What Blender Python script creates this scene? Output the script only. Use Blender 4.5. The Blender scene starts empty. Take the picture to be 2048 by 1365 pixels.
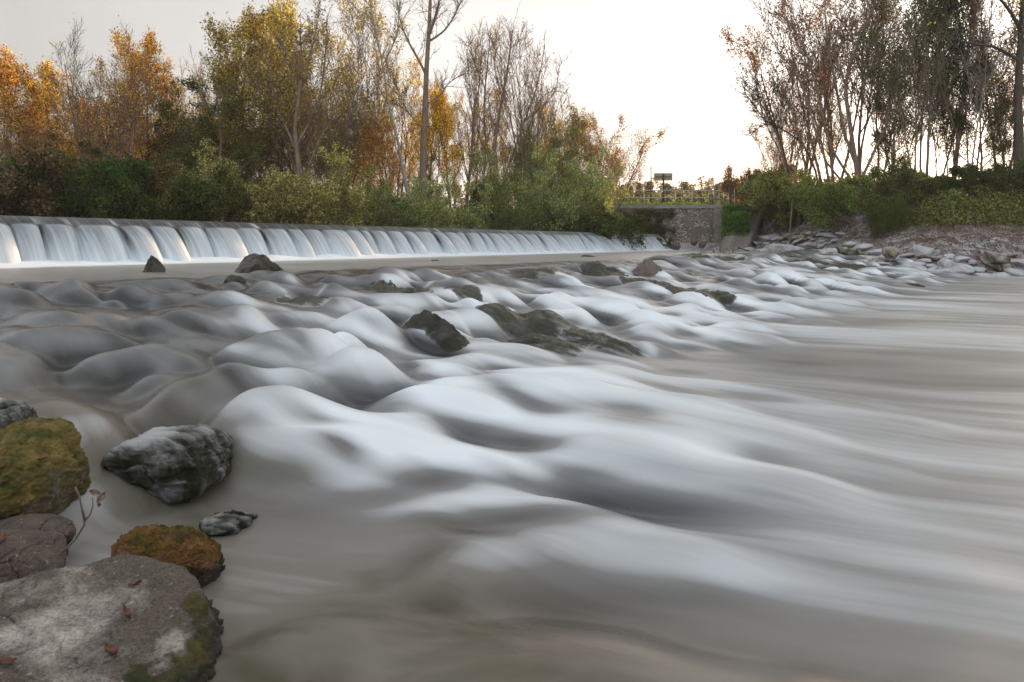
import bpy, bmesh, math, random
import numpy as np
from mathutils import Vector, Matrix

# ------------------------------------------------------------------ camera model
F, HOR, CAMZ = 1365.0, 486.0, 0.58       # focal length in photo pixels, horizon row, eye height above the pool
C = bpy.context.scene.collection
def PX(px, Y): return (px - 1024.0) / F * Y
def PZ(py, Y): return CAMZ - (py - HOR) / F * Y
def at_level(px, py, z):
    Y = F * (CAMZ - z) / (py - HOR)
    return PX(px, Y), Y
SN = np.array([.78, -.62]); TN = np.array([.62, .78])   # flow direction, direction along the ramp
def to_st(x, y):
    s = x*SN[0] + y*SN[1]; t = x*TN[0] + y*TN[1]          # past the toe of the ramp the current swings to the right
    return s, t - .42*(np.logaddexp(0, (s+4.2)*1.6)/1.6)
def sstep(a, b, x):
    t = np.clip((x - a) / (b - a), 0, 1); return t*t*(3 - 2*t)

# ------------------------------------------------------------------ noise
_r = np.random.RandomState(7)
_perm = _r.permutation(256).astype(np.int64); _perm = np.concatenate([_perm, _perm, _perm])
_g3 = _r.normal(size=(256, 3)); _g3 /= np.linalg.norm(_g3, axis=1)[:, None]
def noise3(x, y, z):
    x, y, z = np.broadcast_arrays(np.asarray(x, float), np.asarray(y, float), np.asarray(z, float))
    xi, yi, zi = np.floor(x).astype(np.int64), np.floor(y).astype(np.int64), np.floor(z).astype(np.int64)
    fx, fy, fz = x - xi, y - yi, z - zi
    u, v, w = fx*fx*fx*(fx*(fx*6-15)+10), fy*fy*fy*(fy*(fy*6-15)+10), fz*fz*fz*(fz*(fz*6-15)+10)
    xi &= 255; yi &= 255; zi &= 255
    def g(dx, dy, dz):
        h = _perm[_perm[_perm[xi+dx] + yi+dy] + zi+dz]
        G = _g3[h]
        return G[..., 0]*(fx-dx) + G[..., 1]*(fy-dy) + G[..., 2]*(fz-dz)
    a = g(0,0,0)*(1-u) + g(1,0,0)*u; b = g(0,1,0)*(1-u) + g(1,1,0)*u
    c = g(0,0,1)*(1-u) + g(1,0,1)*u; d = g(0,1,1)*(1-u) + g(1,1,1)*u
    return ((a*(1-v) + b*v)*(1-w) + (c*(1-v) + d*v)*w) * 1.6
def fbm(x, y, z, n=4, gain=.5):
    r = 0; a = 1
    for i in range(n):
        r = r + a*noise3(x*2**i + 17.3*i, y*2**i - 9.1*i, z*2**i + 4.7*i); a *= gain
    return r

# ------------------------------------------------------------------ mesh + tagging helpers
def mesh_np(name, V, Fc, smooth=True):
    V = np.asarray(V, np.float32); Fc = np.asarray(Fc, np.int32)
    me = bpy.data.meshes.new(name)
    me.vertices.add(len(V)); me.vertices.foreach_set('co', V.ravel())
    k = Fc.shape[1]
    me.loops.add(Fc.size); me.loops.foreach_set('vertex_index', Fc.ravel())
    me.polygons.add(len(Fc)); me.polygons.foreach_set('loop_start', np.arange(0, Fc.size, k, dtype=np.int32))
    me.polygons.foreach_set('loop_total', np.full(len(Fc), k, np.int32))
    me.update(calc_edges=True)
    if smooth: me.polygons.foreach_set('use_smooth', np.ones(len(Fc), bool))
    return me
def attr(me, name, arr):
    a = me.attributes.new(name, 'FLOAT', 'POINT'); a.data.foreach_set('value', np.asarray(arr, np.float32).ravel())
def vattr(me, name, arr):
    a = me.attributes.new(name, 'FLOAT_VECTOR', 'POINT'); a.data.foreach_set('vector', np.asarray(arr, np.float32).ravel())
def link(name, me, mats=None, parent=None, loc=None):
    o = bpy.data.objects.new(name, me); C.objects.link(o)
    if mats is not None:
        for m in (mats if isinstance(mats, (list, tuple)) else [mats]): me.materials.append(m)
    if parent: o.parent = parent
    if loc is not None: o.location = loc
    return o
def tag(o, label=None, cat=None, group=None, kind=None):
    if label: o['label'] = label
    if cat: o['category'] = cat
    if group: o['group'] = group
    if kind: o['kind'] = kind
    return o
def empty(name, loc=(0,0,0), rz=0):
    o = bpy.data.objects.new(name, None); C.objects.link(o); o.location = loc; o.rotation_euler = (0, 0, rz)
    o.empty_display_size = .2
    return o
def grid_faces(nr, nc):
    i = np.arange(nr-1)[:, None]*nc + np.arange(nc-1)[None, :]
    return np.stack([i, i+1, i+nc+1, i+nc], -1).reshape(-1, 4)

# ------------------------------------------------------------------ materials
def newmat(name):
    m = bpy.data.materials.new(name); m.use_nodes = True
    nt = m.node_tree; nt.nodes.clear()
    out = nt.nodes.new('ShaderNodeOutputMaterial')
    return m, nt, out
class N:
    def __init__(s, nt): s.nt = nt
    def n(s, t, **kw):
        nd = s.nt.nodes.new(t)
        for k, v in kw.items(): setattr(nd, k, v)
        return nd
    def l(s, a, b): s.nt.links.new(a, b)
    def val(s, inp, v):
        if hasattr(v, 'links') or isinstance(v, bpy.types.NodeSocket): s.l(v, inp)
        else: inp.default_value = v
    def math(s, op, a, b=0.0, clamp=False):
        nd = s.n('ShaderNodeMath', operation=op, use_clamp=clamp); s.val(nd.inputs[0], a); s.val(nd.inputs[1], b); return nd.outputs[0]
    def noise(s, vec, scale, detail=4, rough=.55, dist=0):
        nd = s.n('ShaderNodeTexNoise'); nd.inputs['Scale'].default_value = scale; nd.inputs['Detail'].default_value = detail
        nd.inputs['Roughness'].default_value = rough; nd.inputs['Distortion'].default_value = dist
        if vec is not None: s.l(vec, nd.inputs['Vector'])
        return nd.outputs['Fac']
    def ramp(s, fac, stops):
        nd = s.n('ShaderNodeValToRGB'); s.l(fac, nd.inputs[0]); e = nd.color_ramp.elements
        while len(e) < len(stops): e.new(.5)
        for i, (p, c) in enumerate(stops):
            e[i].position = p; e[i].color = (c, c, c, 1) if isinstance(c, (int, float)) else (*c, 1)
        return nd.outputs[0]
    def mix(s, fac, a, b, mode='MIX'):
        nd = s.n('ShaderNodeMix', data_type='RGBA', blend_type=mode)
        s.val(nd.inputs[0], fac)
        for i, v in ((6, a), (7, b)):
            if isinstance(v, tuple): nd.inputs[i].default_value = (*v, 1) if len(v) == 3 else v
            else: s.l(v, nd.inputs[i])
        return nd.outputs[2]
    def attr(s, name):
        nd = s.n('ShaderNodeAttribute', attribute_name=name); return nd
    def scale(s, vec, v):
        nd = s.n('ShaderNodeVectorMath', operation='MULTIPLY'); s.l(vec, nd.inputs[0]); nd.inputs[1].default_value = v; return nd.outputs[0]
    def pos(s): return s.n('ShaderNodeNewGeometry').outputs['Position']
    def obj(s): return s.n('ShaderNodeTexCoord').outputs['Object']
    def bsdf(s, out, col, rough=.8, bump=None, strength=.5, dist=.02, spec=.5):
        b = s.n('ShaderNodeBsdfPrincipled')
        if isinstance(col, tuple): b.inputs['Base Color'].default_value = (*col, 1)
        else: s.l(col, b.inputs['Base Color'])
        s.val(b.inputs['Roughness'], rough); b.inputs['Specular IOR Level'].default_value = spec
        if bump is not None:
            bp = s.n('ShaderNodeBump'); bp.inputs['Strength'].default_value = strength; bp.inputs['Distance'].default_value = dist
            s.l(bump, bp.inputs['Height']); s.l(bp.outputs[0], b.inputs['Normal'])
        s.l(b.outputs[0], out.inputs['Surface'])
        return b

def m_water():
    m, nt, out = newmat('silky_water'); q = N(nt)
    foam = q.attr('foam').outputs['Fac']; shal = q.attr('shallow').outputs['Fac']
    fl = q.attr('flow').outputs['Vector']
    st = q.noise(q.scale(fl, (.35, 3.2, 0)), 1.0, 3, .5)
    st2 = q.noise(q.scale(fl, (.8, 11, 0)), 1.0, 3, .55)
    big = q.noise(q.scale(fl, (.30, .9, 0)), 1.0, 3, .5)
    mod = q.math('ADD', q.math('MULTIPLY', q.math('SUBTRACT', st, .5), .32), q.math('MULTIPLY', q.math('SUBTRACT', st2, .5), .12))
    mod = q.math('ADD', mod, q.math('MULTIPLY', q.math('SUBTRACT', big, .5), .34))
    und = q.math('MULTIPLY', shal, q.ramp(q.noise(q.scale(fl, (1.3, 2.0, 0)), 1.0, 4, .6, .6), [(.52, 0), (.64, 1)]))
    f = q.math('ADD', foam, mod, clamp=True)
    clear = q.mix(shal, (.034, .036, .040), (.13, .105, .078))
    clear = q.mix(q.math('MULTIPLY', und, .9), clear, (.040, .040, .016))
    mid = q.mix(shal, (.275, .288, .298), (.205, .188, .168))
    mid = q.mix(q.math('MULTIPLY', und, .45), mid, (.10, .095, .04))
    cm = q.attr('calm').outputs['Fac']; mid = q.mix(cm, mid, (.385, .368, .340)); clear = q.mix(cm, clear, (.12, .112, .10))
    al = q.math('MULTIPLY', q.attr('algae').outputs['Fac'], q.ramp(q.noise(q.scale(fl, (5, 9, 0)), 1.0, 5, .6, .5), [(.3, .55), (.6, 1)])); clear = q.mix(al, clear, (.020, .022, .009)); mid = q.mix(al, mid, (.115, .118, .078))
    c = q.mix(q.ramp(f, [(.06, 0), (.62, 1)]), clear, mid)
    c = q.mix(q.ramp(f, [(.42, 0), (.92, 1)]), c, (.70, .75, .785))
    rough = q.math('ADD', q.math('MULTIPLY', f, .42), .22)
    b = q.bsdf(out, c, rough, spec=.24)
    return m
def m_fall():
    m, nt, out = newmat('falling_water'); q = N(nt)
    foam = q.attr('foam').outputs['Fac']; fl = q.attr('flow').outputs['Vector']   # (along the fall, along the weir)
    st = q.noise(q.scale(fl, (.5, 9, 0)), 1.0, 4, .6); st2 = q.noise(q.scale(fl, (.8, 26, 0)), 1.0, 3, .6)
    f = q.math('ADD', foam, q.math('ADD', q.math('MULTIPLY', q.math('SUBTRACT', st, .5), .7), q.math('MULTIPLY', q.math('SUBTRACT', st2, .5), .45)), clamp=True)
    c = q.mix(q.ramp(f, [(0, 0), (.45, 1)]), (.022, .022, .023), (.29, .325, .35))
    c = q.mix(q.ramp(f, [(.4, 0), (1, 1)]), c, (.70, .775, .83))
    q.bsdf(out, c, q.math('ADD', q.math('MULTIPLY', f, .3), .35), spec=.2, bump=st, strength=.35, dist=.03)
    return m
def m_leaf(name='leaf', sat=1.0):
    m, nt, out = newmat(name); q = N(nt)
    oi = q.n('ShaderNodeObjectInfo'); rn = q.attr('rnd').outputs['Fac']
    hs = q.n('ShaderNodeHueSaturation')
    q.l(q.math('ADD', .465, q.math('MULTIPLY', rn, .07)), hs.inputs['Hue'])
    q.l(q.math('ADD', .30, q.math('MULTIPLY', q.math('POWER', rn, 1.4), 1.65)), hs.inputs['Value']); hs.inputs['Saturation'].default_value = sat
    q.l(oi.outputs['Color'], hs.inputs['Color'])
    d = q.n('ShaderNodeBsdfDiffuse'); t = q.n('ShaderNodeBsdfTranslucent'); q.l(hs.outputs[0], d.inputs[0]); q.l(hs.outputs[0], t.inputs[0])
    mx = q.n('ShaderNodeMixShader'); mx.inputs[0].default_value = .5
    q.l(d.outputs[0], mx.inputs[1]); q.l(t.outputs[0], mx.inputs[2]); q.l(mx.outputs[0], out.inputs['Surface'])
    return m
def m_bark(name, a, b, sc=(3, 3, .6)):
    m, nt, out = newmat(name); q = N(nt)
    n = q.noise(q.scale(q.obj(), sc), 3, 5, .65)
    q.bsdf(out, q.mix(q.ramp(n, [(.35, 0), (.65, 1)]), a, b), .9, bump=n, strength=.6, dist=.03, spec=.2)
    return m
def m_rock(name, base, light, grain=.35, moss=None, mossamt=.5, wet=.5, veil=False, lichen=0.0, scale=1.0, attrmoss=False):
    m, nt, out = newmat(name); q = N(nt); p = q.obj()
    n1 = q.noise(p, 2.2*scale, 6, .62, .3); n2 = q.noise(p, 9*scale, 6, .7); n3 = q.noise(p, 48*scale, 6, .8); n4 = q.noise(p, 1.3*scale, 4, .6, .8)
    n1w = q.math('ADD', n1, q.math('MULTIPLY', q.math('SUBTRACT', q.attr('worn').outputs['Fac'], .5), .45)) if attrmoss else n1
    c = q.mix(q.ramp(n1w, [(.38, 0), (.62, 1)]), base, light)
    c = q.mix(q.math('MULTIPLY', q.ramp(n2, [(.4, 0), (.7, 1)]), .6), c, tuple(v*.45 for v in base))
    rough = q.math('ADD', .85 - .5*wet, q.math('MULTIPLY', n2, .2))
    h = q.math('ADD', q.math('MULTIPLY', n2, 1.0), q.math('MULTIPLY', n3, .35))
    c = q.mix(q.math('MULTIPLY', q.ramp(n3, [(.42, 0), (.6, 1)]), grain), c, tuple(min(1, v*1.9) for v in light))
    c = q.mix(q.math('MULTIPLY', q.ramp(n3, [(.40, 1), (.52, 0)]), .45), c, tuple(v*.3 for v in base))
    if lichen:
        sp = q.ramp(q.noise(p, 26*scale, 3, .5), [(.66, 0), (.70, 1)])
        c = q.mix(q.math('MULTIPLY', sp, lichen), c, (.55, .54, .50))
    if moss:
        mf = q.attr('moss').outputs['Fac'] if attrmoss else q.ramp(n4, [(.5 - mossamt*.35, 0), (.62 - mossamt*.35, 1)])
        mfn = q.math('MULTIPLY', mf, q.ramp(n3, [(.2, .55), (.5, 1)]))
        if attrmoss:
            mfn = q.ramp(q.math('ADD', mfn, q.math('MULTIPLY', q.math('SUBTRACT', n2, .5), .9)), [(.38, 0), (.60, 1)])
        n5 = q.noise(p, 5*scale, 4, .6)
        mc = q.mix(q.ramp(n5, [(.38, 0), (.62, 1)]), moss[0], moss[1])
        mc = q.mix(q.math('MULTIPLY', q.ramp(n3, [(.35, 0), (.65, 1)]), .65), mc, tuple(v*.35 for v in moss[0]))
        c = q.mix(mfn, c, mc)
        rough = q.math('ADD', rough, q.math('MULTIPLY', mfn, .35), clamp=True)
        h = q.math('ADD', h, q.math('MULTIPLY', q.math('MULTIPLY', n3, mfn), 1.2))
    if attrmoss:
        wt = q.attr('wetfoot').outputs['Fac']; c = q.mix(q.math('MULTIPLY', wt, .88), c, (.012, .011, .008)); rough = q.math('SUBTRACT', rough, q.math('MULTIPLY', wt, .35), clamp=True)
    if veil:
        v = q.attr('veil').outputs['Fac']
        c = q.mix(v, c, (.36, .375, .38)); rough = q.math('ADD', .16, q.math('MULTIPLY', v, .35))
        h = q.math('MULTIPLY', h, q.math('SUBTRACT', 1.0, v))
    q.bsdf(out, c, rough, bump=h, strength=.9, dist=.014)
    return m
def m_plain(name, a, b=None, rough=.7, sc=20, metal=0):
    m, nt, out = newmat(name); q = N(nt)
    n = q.noise(q.obj(), sc, 5, .6)
    bs = q.bsdf(out, q.mix(q.ramp(n, [(.35, 0), (.65, 1)]), a, b or tuple(v*.6 for v in a)), rough, bump=n, strength=.2, dist=.005)
    bs.inputs['Metallic'].default_value = metal
    return m

M_WATER, M_FALL, M_LEAF = m_water(), m_fall(), m_leaf()
M_BARK = m_bark('bark_brown', (.13, .095, .072), (.26, .19, .145))
M_BARKD = m_bark('bark_dark', (.050, .040, .033), (.10, .080, .062))
M_BIRCH = m_bark('bark_pale', (.17, .145, .12), (.42, .38, .33), (6, 6, 3))

# ------------------------------------------------------------------ the river polygon and the terrain
RIV = np.array([(-60, 3), (-12, 6.0), (-5, 4.2), (-3.2, 3.2), (-1.9, 2.0), (-.6, 1.1), (1.2, .5), (8, -3), (60, -15), (80, 39), (45, 36), (30, 32.5), (24, 31.4), (20, 31.2),
                (18.6, 33), (18.6, 42), (18.0, 48), (17.5, 56), (12, 56.2), (7, 54), (3, 51), (-7, 44.5), (-15, 37), (-22, 31), (-60, 24)], float)
def sdist(x, y):
    x = np.asarray(x, float); y = np.asarray(y, float)
    d = np.full(x.shape, 1e9); ins = np.zeros(x.shape, bool)
    n = len(RIV)
    for i in range(n):
        a, b = RIV[i], RIV[(i+1) % n]; ab = b - a
        t = np.clip(((x-a[0])*ab[0] + (y-a[1])*ab[1]) / (ab@ab), 0, 1)
        d = np.minimum(d, np.hypot(x-a[0]-t*ab[0], y-a[1]-t*ab[1]))
        c = ((a[1] > y) != (b[1] > y))
        xx = ab[0]*(y-a[1])/(ab[1] if ab[1] else 1e-9) + a[0]
        ins ^= c & (x < xx)
    return np.where(ins, -d, d)
def terrain(x, y):
    x = np.asarray(x, float); y = np.asarray(y, float)
    d = sdist(x, y)
    zr = np.interp(d, [-8, -1.5, 0, 1.2, 3.2, 5.5, 9, 20, 60, 300], [-2, -1.5, -.85, -.25, .75, 1.35, 2.7, 3.3, 3.6, 4])
    zl = np.interp(d, [-6, -2, 0, 1.5, 4, 15, 60, 300], [-2, -.4, 1.0, 1.5, 1.75, 2.2, 3.2, 4])
    zn = np.interp(d, [-4, -1, 0, 1, 3, 8, 30], [-2, -1.6, -1.15, -.95, -.6, .2, 1.5])
    zr = np.interp(d*(1 + 1.1*sstep(34, 44, y)), [-8, -1.5, 0, 1.2, 3.2, 5.5, 9, 20, 60, 300], [-2, -1.5, -.85, -.25, .75, 1.35, 2.7, 3.3, 3.6, 4])
    wr = sstep(11, 15, x) * sstep(12, 20, y)
    wn = 1 - sstep(6, 14, y)
    z = zl*(1-wr) + zr*wr
    z = z*(1-wn) + zn*wn
    plat = sstep(5.0, 8.0, x) * (1 - sstep(17.4, 18.6, x)) * sstep(55.8, 56.4, y) * (1 - .0*x)
    z = z*(1-plat) + 3.72*plat
    back = sstep(58, 62, y) * sstep(0, 8, x) * (1 - sstep(24, 30, x))
    z = np.maximum(z, -5) * (1-back) + 3.70*back
    return z + np.where(d > 0, .07*fbm(x*.7, y*.7, 0*x, 3) * np.clip(d, 0, 1), .0) * (1-plat*.8)
def tz(x, y): return float(terrain(np.array([x]), np.array([y]))[0])

def build_ground():
    u = np.linspace(-1, 1, 460)
    gx = 62*u + 440*np.sign(u)*np.abs(u)**5
    v = np.linspace(0, 1, 420)
    gy = -30 + 112*v + 520*v**6
    X, Y = np.meshgrid(gx, gy)
    Z = terrain(X, Y)
    me = mesh_np('ground', np.stack([X, Y, Z], -1).reshape(-1, 3), grid_faces(len(gy), len(gx)))
    d = sdist(X, Y)
    nz = fbm(X*.5, Y*.5, 0*X, 4)
    right = sstep(12, 15, X)*sstep(12, 20, Y)
    lim = 3.4 + .6*sstep(42, 47, Y); rev = right * (1 - sstep(lim, lim+1.5, d + 1.2*nz)) * (d > -2)
    grass = np.clip((1-right) * sstep(-.3, .3, nz + .15) + sstep(55, 60, Y), 0, 1)*(Y > 20)
    attr(me, 'rev', rev); attr(me, 'grass', grass)
    m, nt, out = newmat('ground'); q = N(nt); p = q.pos()
    n1, n2, n3 = q.noise(p, .9, 6, .65), q.noise(p, 7, 5, .7), q.noise(p, 30, 3, .6)
    lit = q.mix(q.ramp(n1, [(.38, 0), (.62, 1)]), (.10, .072, .055), (.26, .22, .205))
    lit = q.mix(q.ramp(n2, [(.45, 0), (.7, 1)]), lit, (.10, .050, .028))
    vo = q.n('ShaderNodeTexVoronoi', feature='DISTANCE_TO_EDGE'); vo.inputs['Scale'].default_value = 1.5
    wp = q.n('ShaderNodeVectorMath', operation='ADD'); q.l(p, wp.inputs[0])
    nc = q.n('ShaderNodeTexNoise'); nc.inputs['Scale'].default_value = .9; q.l(p, nc.inputs['Vector']); q.l(nc.outputs['Color'], wp.inputs[1])
    q.l(wp.outputs[0], vo.inputs['Vector'])
    stn = q.mix(q.ramp(n2, [(.3, 0), (.7, 1)]), (.26, .26, .27), (.46, .47, .50))
    stn = q.mix(q.ramp(vo.outputs['Distance'], [(0, 1), (.07, 0)]), stn, (.05, .045, .04))
    rv = q.math('MULTIPLY', q.attr('rev').outputs['Fac'], q.ramp(q.noise(p, 1.6, 6, .7), [(.46, 0), (.58, 1)]))
    c = q.mix(rv, lit, stn)
    gr = q.mix(n2, (.05, .075, .018), (.11, .16, .03))
    c = q.mix(q.attr('grass').outputs['Fac'], c, gr)
    h = q.math('ADD', q.math('MULTIPLY', n2, .8), n3)
    q.bsdf(out, c, .9, bump=h, strength=.8, dist=.05, spec=.2)
    tag(link('ground', me, m), kind='structure')
build_ground()

# ------------------------------------------------------------------ the weir line
W0 = np.array([-13.3, 17.7]); W1 = np.array([11.6, 55.0]); WD = (W1-W0)/np.linalg.norm(W1-W0); WN = np.array([WD[1], -WD[0]])
WLEN = np.linalg.norm(W1-W0); WLEFT = -13.0      # the weir runs on to the left, out of the picture
CREST = 1.30
def weir_pq(x, y):
    dx, dy = x - W0[0], y - W0[1]
    return dx*WD[0] + dy*WD[1], dx*WN[0] + dy*WN[1]

# ------------------------------------------------------------------ water surface, computed in flow coordinates
DS = .04
sg = np.arange(-27, 16, DS); tg = np.arange(-16, 52, DS)
SS, TT = np.meshgrid(sg, tg, indexing='ij')
def base_level(s, t):
    send = np.interp(t, [-6, 0, 4, 9, 16, 40], [-1.0, -1.2, -2.6, -4.2, -5.0, -4.0])
    s0 = -11.4 + .5*np.sin(t*.35) + .35*np.sin(t*.9+1)
    f = np.clip((s - s0)/(send - s0), 0, 1)
    f = .75*f + .25*(f*f*(3-2*f))
    z = -.86*f - .10*sstep(-1, 6, s-send)
    return z, s0, send
def ztop(px, py, zg=-.4):
    for _ in range(12):
        x, y = at_level(px, py, zg); s, t = to_st(x, y); zg = .5*zg + .5*float(base_level(np.array(s), np.array(t))[0])
    return x, y, s, t, zg
ZB, S0, SE = base_level(SS, TT)
ramp = sstep(-.4, .8, SS - S0) * (1 - sstep(-1.0, 1.6, SS - SE))
rng = np.random.RandomState(11)
Hb = np.zeros_like(ZB)
# (px, py of the crest, half width px, height m, length factor)
MOUNDS = [(140, 598, 130, .16, 1.3), (430, 590, 120, .20, 1.2), (600, 612, 70, .16, 1), (620, 655, 130, .30, 1.1), (130, 715, 170, .34, 1.1), (410, 712, 130, .30, 1.1),
          (50, 660, 90, .2, 1), (290, 668, 110, .2, 1), (760, 615, 75, .22, 1), (930, 612, 70, .22, 1), (1130, 596, 60, .2, 1), (560, 800, 130, .26, 1),
          (740, 715, 110, .28, 1), (860, 800, 110, .22, 1), (700, 880, 150, .17, 1.2), (1080, 800, 190, .20, 1.2), (1040, 690, 120, .20, 1), (1180, 660, 70, .16, 1),
          (325, 838, 110, .27, .75), (285, 900, 75, .14, .7), (400, 855, 60, .12, .7), (60, 760, 90, .22, 1), (1240, 610, 60, .2, 1), (1000, 575, 70, .2, 1), (850, 585, 80, .16, 1),
          (1330, 640, 70, .16, 1), (1400, 590, 60, .2, 1), (1500, 560, 60, .2, 1), (1580, 545, 50, .2, 1), (1250, 850, 200, .12, 1.6), (1490, 790, 180, .10, 1.8),
          (980, 930, 140, .12, 1.4), (1240, 940, 160, .11, 1.4), (880, 1030, 200, .07, 1.2), (1180, 1035, 150, .10, 1.2), (960, 1120, 170, .12, .8), (1130, 1090, 120, .10, 1),
          (650, 1255, 120, .09, .7), (860, 1140, 130, .08, .7), (1380, 1110, 140, .07, 1.4), (480,762,90,.2,1),(640,765,90,.2,1),(705,840,100,.18,1),(820,855,90,.18,1),(935,835,90,.16,1),(905,745,80,.2,1),(970,705,70,.18,1),(565,880,110,.14,1),(760,930,120,.13,1),(1190,795,130,.14,1.2),
 (1350,825,150,.13,1.3),(1130,872,130,.14,1),(1330,900,150,.11,1.3),(520,682,70,.2,1),(700,662,60,.2,1),(880,622,50,.18,1),(1200,602,40,.18,1),(1105,642,50,.15,1),(345,742,70,.15,1),(1500,860,150,.09,1.6),(250,700,80,.14,1),(120,650,80,.12,1.2),
 (200, 640, 90, .15, 1), (1600, 820, 150, .06, 2), (560, 600, 60, .12, 1)]
placed = []
def stamp(s, t, hw, h, lf, sharp=1.0):
    global Hb
    ls, lt = hw*lf*.95, hw
    a0, a1 = np.searchsorted(sg, [s-3.2*ls, s+3.2*ls]); b0, b1 = np.searchsorted(tg, [t-2.6*lt, t+2.6*lt])
    if a1 <= a0 or b1 <= b0: return
    ds = SS[a0:a1, b0:b1]-s; dt = TT[a0:a1, b0:b1]-t
    dt = dt + .25*hw*np.sin(ds/ls*1.3 + s*7)          # not a clean oval
    ds = np.where(ds < 0, ds/(1.25*ls), ds/(.8*ls))
    r2 = ds**2 + (dt/lt)**2
    g = h*1.05*np.clip(1 - r2/2.1, 0, 1)**(.95 if sharp > 1.1 else 1.3)
    Hb[a0:a1, b0:b1] = np.log(np.exp(Hb[a0:a1, b0:b1]*20) + np.exp(g*20) - 1)/20
for px, py, hw, h, lf in MOUNDS:
    x, y, s, t, zg = ztop(px, py)
    zc = zg + h; 
    x, y = at_level(px, py, zc); s, t = to_st(x, y)
    w = hw/F*y*(.76 if y < 8 else .84)
    stamp(s, t, w, h*(1.4 if y > 6 else (1.05 if px < 450 else 1.40)), lf, 1.25); placed.append((s, t, w))
for k in range(1500):
    t = rng.uniform(-12, 40); s0 = -11.4; s = rng.uniform(-11.2, -3.2 if t > 5 else -.6)
    x, y = s*SN[0]+t*TN[0], s*SN[1]+t*TN[1]
    if any((s-a)**2 + (t-b)**2 < (1.25*w)**2 for a, b, w in placed): continue
    big = np.interp(t, [0, 12, 35], [.62, .80, 1.1])
    w = rng.uniform(.24, .52)*big
    if any((s-a)**2 + (t-b)**2 < (.85*(w+w2))**2 for a, b, w2 in placed): continue
    placed.append((s, t, w)); stamp(s, t, w, rng.uniform(.12, .40)*w/.5*(.35+.65*sstep(-11.2, -9.3, s))*(1-.5*sstep(-5.5, -3, s)), rng.uniform(.9, 1.5), 1.2)
Hbig = Hb; Hb = np.zeros_like(Hbig)
for k in range(2600):                                # small tight cascades between the big ones
    t = rng.uniform(-10, 38); s = rng.uniform(-11.0, -3.6 if t > 6 else -1.6); w = rng.uniform(.13, .30)*np.interp(t, [0, 12, 35], [.8, 1, 1.5])
    stamp(s, t, w, rng.uniform(.05, .13)*w/.2*sstep(-11.4, -9.8, s)*(1-.6*sstep(-4.5, -2.5, s)), rng.uniform(.8, 1.3), 1.1)
Hb = Hbig + .75*Hb
mid = fbm(SS*.55, TT*1.1, 0*SS, 3)*.09
small = fbm(SS*1.1 + 5, TT*3.0, 0*SS+3, 3)*.035
Hb += (mid + small)*ramp
# river undulation, long low waves lying along the flow
Hb += (fbm(SS*.28+3, TT*.75, 0*SS+9, 3)*.011)*(SS > -12)*sstep(-1.5, 2, SS - SE)

# swells, foam tongues and glassy hollows: (x, y, half length, half width, tilt) as seen, laid out once on the ramp and the river bed
BRIGHT = [(1380,860,330,80,8,.5),(1150,770,220,45,10,.5),(900,900,200,40,5,.4),(640,890,170,40,0,.4),(560,790,150,50,10,.5),(640,660,130,55,15,.5),(430,700,110,45,0,.5),(820,740,130,40,20,.5),
 (960,820,110,40,15,.5),(1150,920,160,40,-20,.4),(300,640,120,16,5,.4),(190,690,170,12,5,.5),(60,720,60,20,-40,.4),(480,612,50,22,20,.7),(760,612,90,24,10,.5),(930,592,80,18,10,.45),(1070,600,90,20,10,.5),
 (1160,600,45,20,15,.6),(1250,612,55,22,15,.5),(1330,650,70,22,15,.5),(1010,640,60,24,10,.4),(1380,602,60,18,15,.4),(1560,552,70,15,10,.6),(1620,562,60,12,10,.6),(1700,566,80,8,5,.5),(1560,660,290,12,3,.55),
 (1900,676,200,11,2,.5),(1880,630,140,7,1,.35),(1700,602,250,8,2,.4),(1950,597,120,5,0,.4),(250,838,180,13,-8,.7),(560,930,110,25,-10,.3),(420,958,120,16,-5,.5),(700,1000,280,12,6,.5),(950,1012,150,10,5,.5),
 (1130,1000,180,12,-8,.5),(1330,985,250,25,3,.4),(960,1097,150,18,-28,.9),(780,1178,80,15,-35,.9),(1060,1077,60,14,-10,.6),(1240,1060,140,25,10,.3),(640,1270,100,18,-32,.7),(560,1312,60,16,-40,.6),
 (1600,1000,400,40,10,.25),(1500,1110,400,40,15,.2),(1900,1150,250,40,12,.2),(1130,1180,120,16,-5,.35),(1490,782,150,9,10,.45),(1660,830,150,12,8,.3),(860,650,50,16,10,.4),(1440,640,60,12,12,.5),(1480,600,70,12,12,.4)]
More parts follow.
